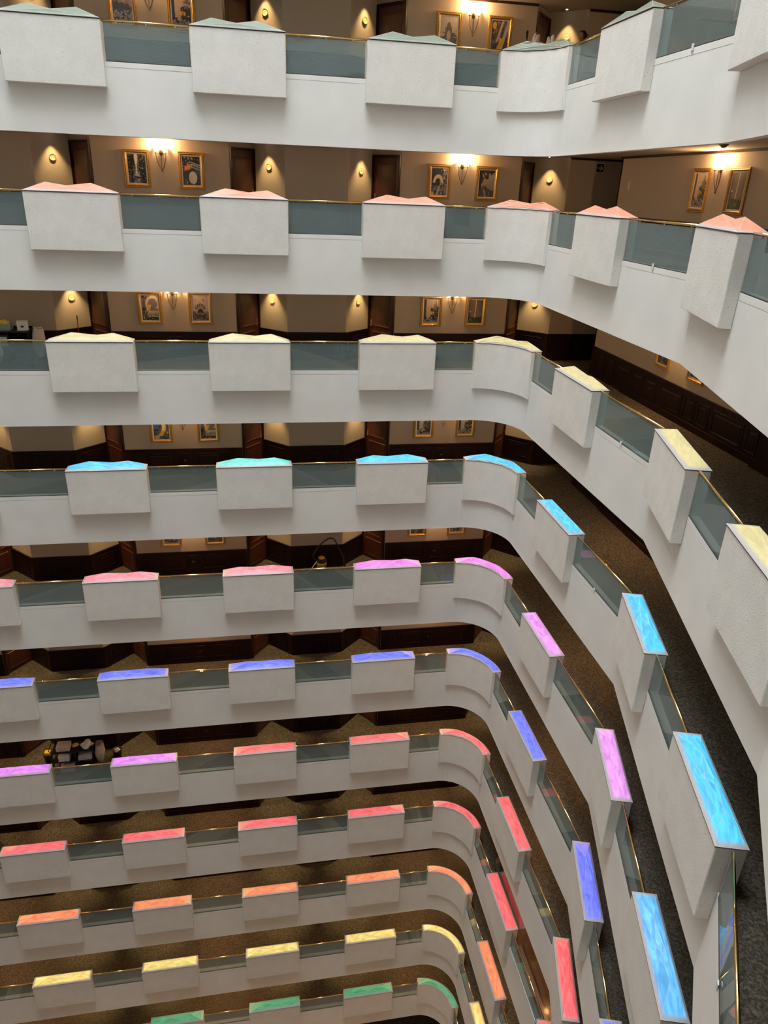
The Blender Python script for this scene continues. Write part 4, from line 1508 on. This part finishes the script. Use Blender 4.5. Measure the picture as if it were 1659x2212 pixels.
hd.v = [(x, y - (.018 if (abs(x) < .018 and y < -.05 and 1.50 < z < 1.56) else 0), z) for x, y, z in hd.v]
for sg in (-1, 1):
    hd.lathe([(.001, -.03), (.012, -.022), (.016, .006), (.010, .028), (.001, .03)], 8, (sg * .077, .005, 1.54))
hdo = obj('head', hd, M['skin'], pr, True)
for sg in (-1, 1):
    obj('eye', MB().lathe([(.001, -.008), (.008, 0), (.001, .008)], 8, (sg * .03, -.083, 1.553)), M['hair'], hdo)
obj('mouth', MB().rbox(-.022, .022, -.086, -.076, 1.487, 1.497, .003), M['red'], hdo)
hr = MB()
hp = [(.078, -.05), (.084, 0), (.086, .04), (.080, .08), (.060, .112), (.028, .128), (.001, .131)]
hr.lathe(hp, 18, (0, .012, 1.545), sx=1, sy=1.22)
hr.v = [(x, y + (.055 if (y < -.04 and z < 1.60) else 0), z) for x, y, z in hr.v]
hr.lathe([(.001, -.04), (.035, -.025), (.045, .0), (.035, .025), (.001, .04)], 12, (0, .125, 1.57))
obj('hair', hr, M['hair'], hdo, True)
for sg in (-1, 1):
    hm = [(sg * .18, -.12, .86, .030, .02), (sg * .182, -.15, .82, .036, .018), (sg * .182, -.165, .785, .034, .014)]
    bn = [(0, 1), (1, 2)]
    for q, dx in enumerate((-.026, -.009, .009, .026)):
        i0 = len(hm)
        ln = (.055, .066, .062, .048)[q]
        hm += [(sg * .182 + dx, -.175, .765, .009), (sg * .182 + dx, -.175, .765 - ln * .5, .008), (sg * .182 + dx * .95, -.165, .765 - ln, .007)]
        bn += [(2, i0), (i0, i0 + 1), (i0 + 1, i0 + 2)]
    i0 = len(hm)
    hm += [(sg * .182 - sg * .04, -.165, .81, .010), (sg * .182 - sg * .055, -.18, .775, .008)]
    bn += [(1, i0), (i0, i0 + 1)]
    skin_body('hand', hm, bn, M['skin'], pr, 1)

# ------------------------------------------------------------------ canister vacuum, fifth gallery
z0 = lev(4)
t = thing('vacuum_cleaner', 'yellow and black canister vacuum with looped hose, fifth gallery', 'vacuum cleaner', (-3.06, 1.42, z0))
obj('drum', MB().lathe([(.12, .07), (.16, .08), (.165, .30), (.17, .31)], 22), M['greyp'], t, True)
obj('band', MB().lathe([(.172, .312), (.178, .33), (.178, .36), (.170, .375)], 22), M['yellowp'], t, True)
obj('motor_head', MB().lathe([(.168, .377), (.175, .40), (.165, .48), (.12, .515)], 22), M['black'], t, True)
obj('lid', MB().lathe([(.11, .517), (.105, .545), (.06, .555), (.002, .557)], 18), M['yellowp'], t, True)
for i in range(4):
    a_ = i * math.pi / 2 + .4
    obj('caster', MB().lathe([(.001, -.035), (.028, -.02), (.034, 0), (.028, .02), (.001, .033)], 10, (.13 * math.cos(a_), .13 * math.sin(a_), .0352)), M['black'], t, True)
hs = []
P0, P1, P2, P3 = Vector((.12, -.02, .46)), Vector((.1, .05, .9)), Vector((.30, .02, 1.75)), Vector((.86, -.02, .10))
way = [(-.16, -.05, .44), (-.30, -.03, .60), (-.08, .05, .95), (.18, .10, 1.15), (.32, .10, 1.20), (.44, .08, 1.14), (.58, .05, .85), (.72, -.02, .50), (.78, -.06, .20), (.72, -.12, .06)]


def catmull(pts_, n=6):
    P = [Vector(p) for p in pts_]
    P = [P[0] * 2 - P[1]] + P + [P[-1] * 2 - P[-2]]
    r = []
    for i in range(1, len(P) - 2):
        for k in range(n):
            s_ = k / n
            r.append(.5 * ((2 * P[i]) + (P[i + 1] - P[i - 1]) * s_ + (2 * P[i - 1] - 5 * P[i] + 4 * P[i + 1] - P[i + 2]) * s_ ** 2 + (3 * P[i] - P[i - 1] - 3 * P[i + 1] + P[i + 2]) * s_ ** 3))
    r.append(P[-2])
    return r


obj('hose', MB().tube(catmull(way), .022, 8), M['black'], t, True)
obj('wand', MB().tube([(-.17, -.06, .42), (-.45, -.14, .04)], .015, 8).box(-.56, -.36, -.20, -.12, .005, .035), M['steel'], t)

# ------------------------------------------------------------------ eighth gallery: bronze glass partition behind the boxes
z0 = lev(7)
GP = .205
t = thing('glass_partition', 'dark bronze glass screen enclosing the side gallery, eighth gallery', 'partition', (0, 0, z0))
y0_, y1_ = -2.95, -8.20
npn = 4
for i in range(npn):
    a_, b_ = y0_ + (y1_ - y0_) * i / npn, y0_ + (y1_ - y0_) * (i + 1) / npn
    obj('glass_pane', MB().box(XA + GP, XA + GP + .012, b_ + .002, a_ - .002, .03, CEIL - .03), M['darkglass'], t)
pB = K1 + Vector((dB.y * -1, dB.x)) * GP
for i in range(4):
    a2, b2 = pB + dB * (6.0 * i / 4 + .03), pB + dB * (6.0 * (i + 1) / 4)
    nn = Vector((-dB.y, dB.x)) * .012
    obj('glass_pane', MB().add([(p.x, p.y, zz) for zz in (.03, CEIL - .03) for p in (a2, b2, b2 + nn, a2 + nn)],
                               [(0, 1, 2, 3), (7, 6, 5, 4), (0, 4, 5, 1), (1, 5, 6, 2), (2, 6, 7, 3), (3, 7, 4, 0)]), M['darkglass'], t)
obj('end_pane', MB().box(XA + GP + .02, XR - .06, y0_ - .012, y0_, .03, CEIL - .03), M['darkglass'], t)
obj('end_rail', MB().tube([(XA + GP + .03, y0_ + .03, .95), (XR - .08, y0_ + .03, .95)], .015, 8), M['brass'], t)
obj('floor_track', MB().box(XA + GP - .01, XA + GP + .022, y1_, y0_, .002, .029), M['antique'], t)
fl = run_strip([((XR - .06, y0_ - .05), (XR - .06, -9.0))], 0, XR - .06 - (XA + GP + .03), .002, .012)
o = struct('floor_timber', fl, M['wood']); o.location.z = z0
lamp('lounge_light', 'POINT', (3.7, -6.4, z0 + 2.0), 55, WARM, None, shadow_soft_size=.08)
o = obj('sill_board', MB().box(0, 2.35, -.05, -.038, .03, .21), mat('pale_board', (.75, .80, .84), .5, nscale=4, namt=.04))  # added pale strip for the bright line along the sill
o.location = (XA, -5.5, z0); o.rotation_euler = (0, 0, angA)
tag(o, 'long pale blue-white board against the glass, eighth gallery', 'board')
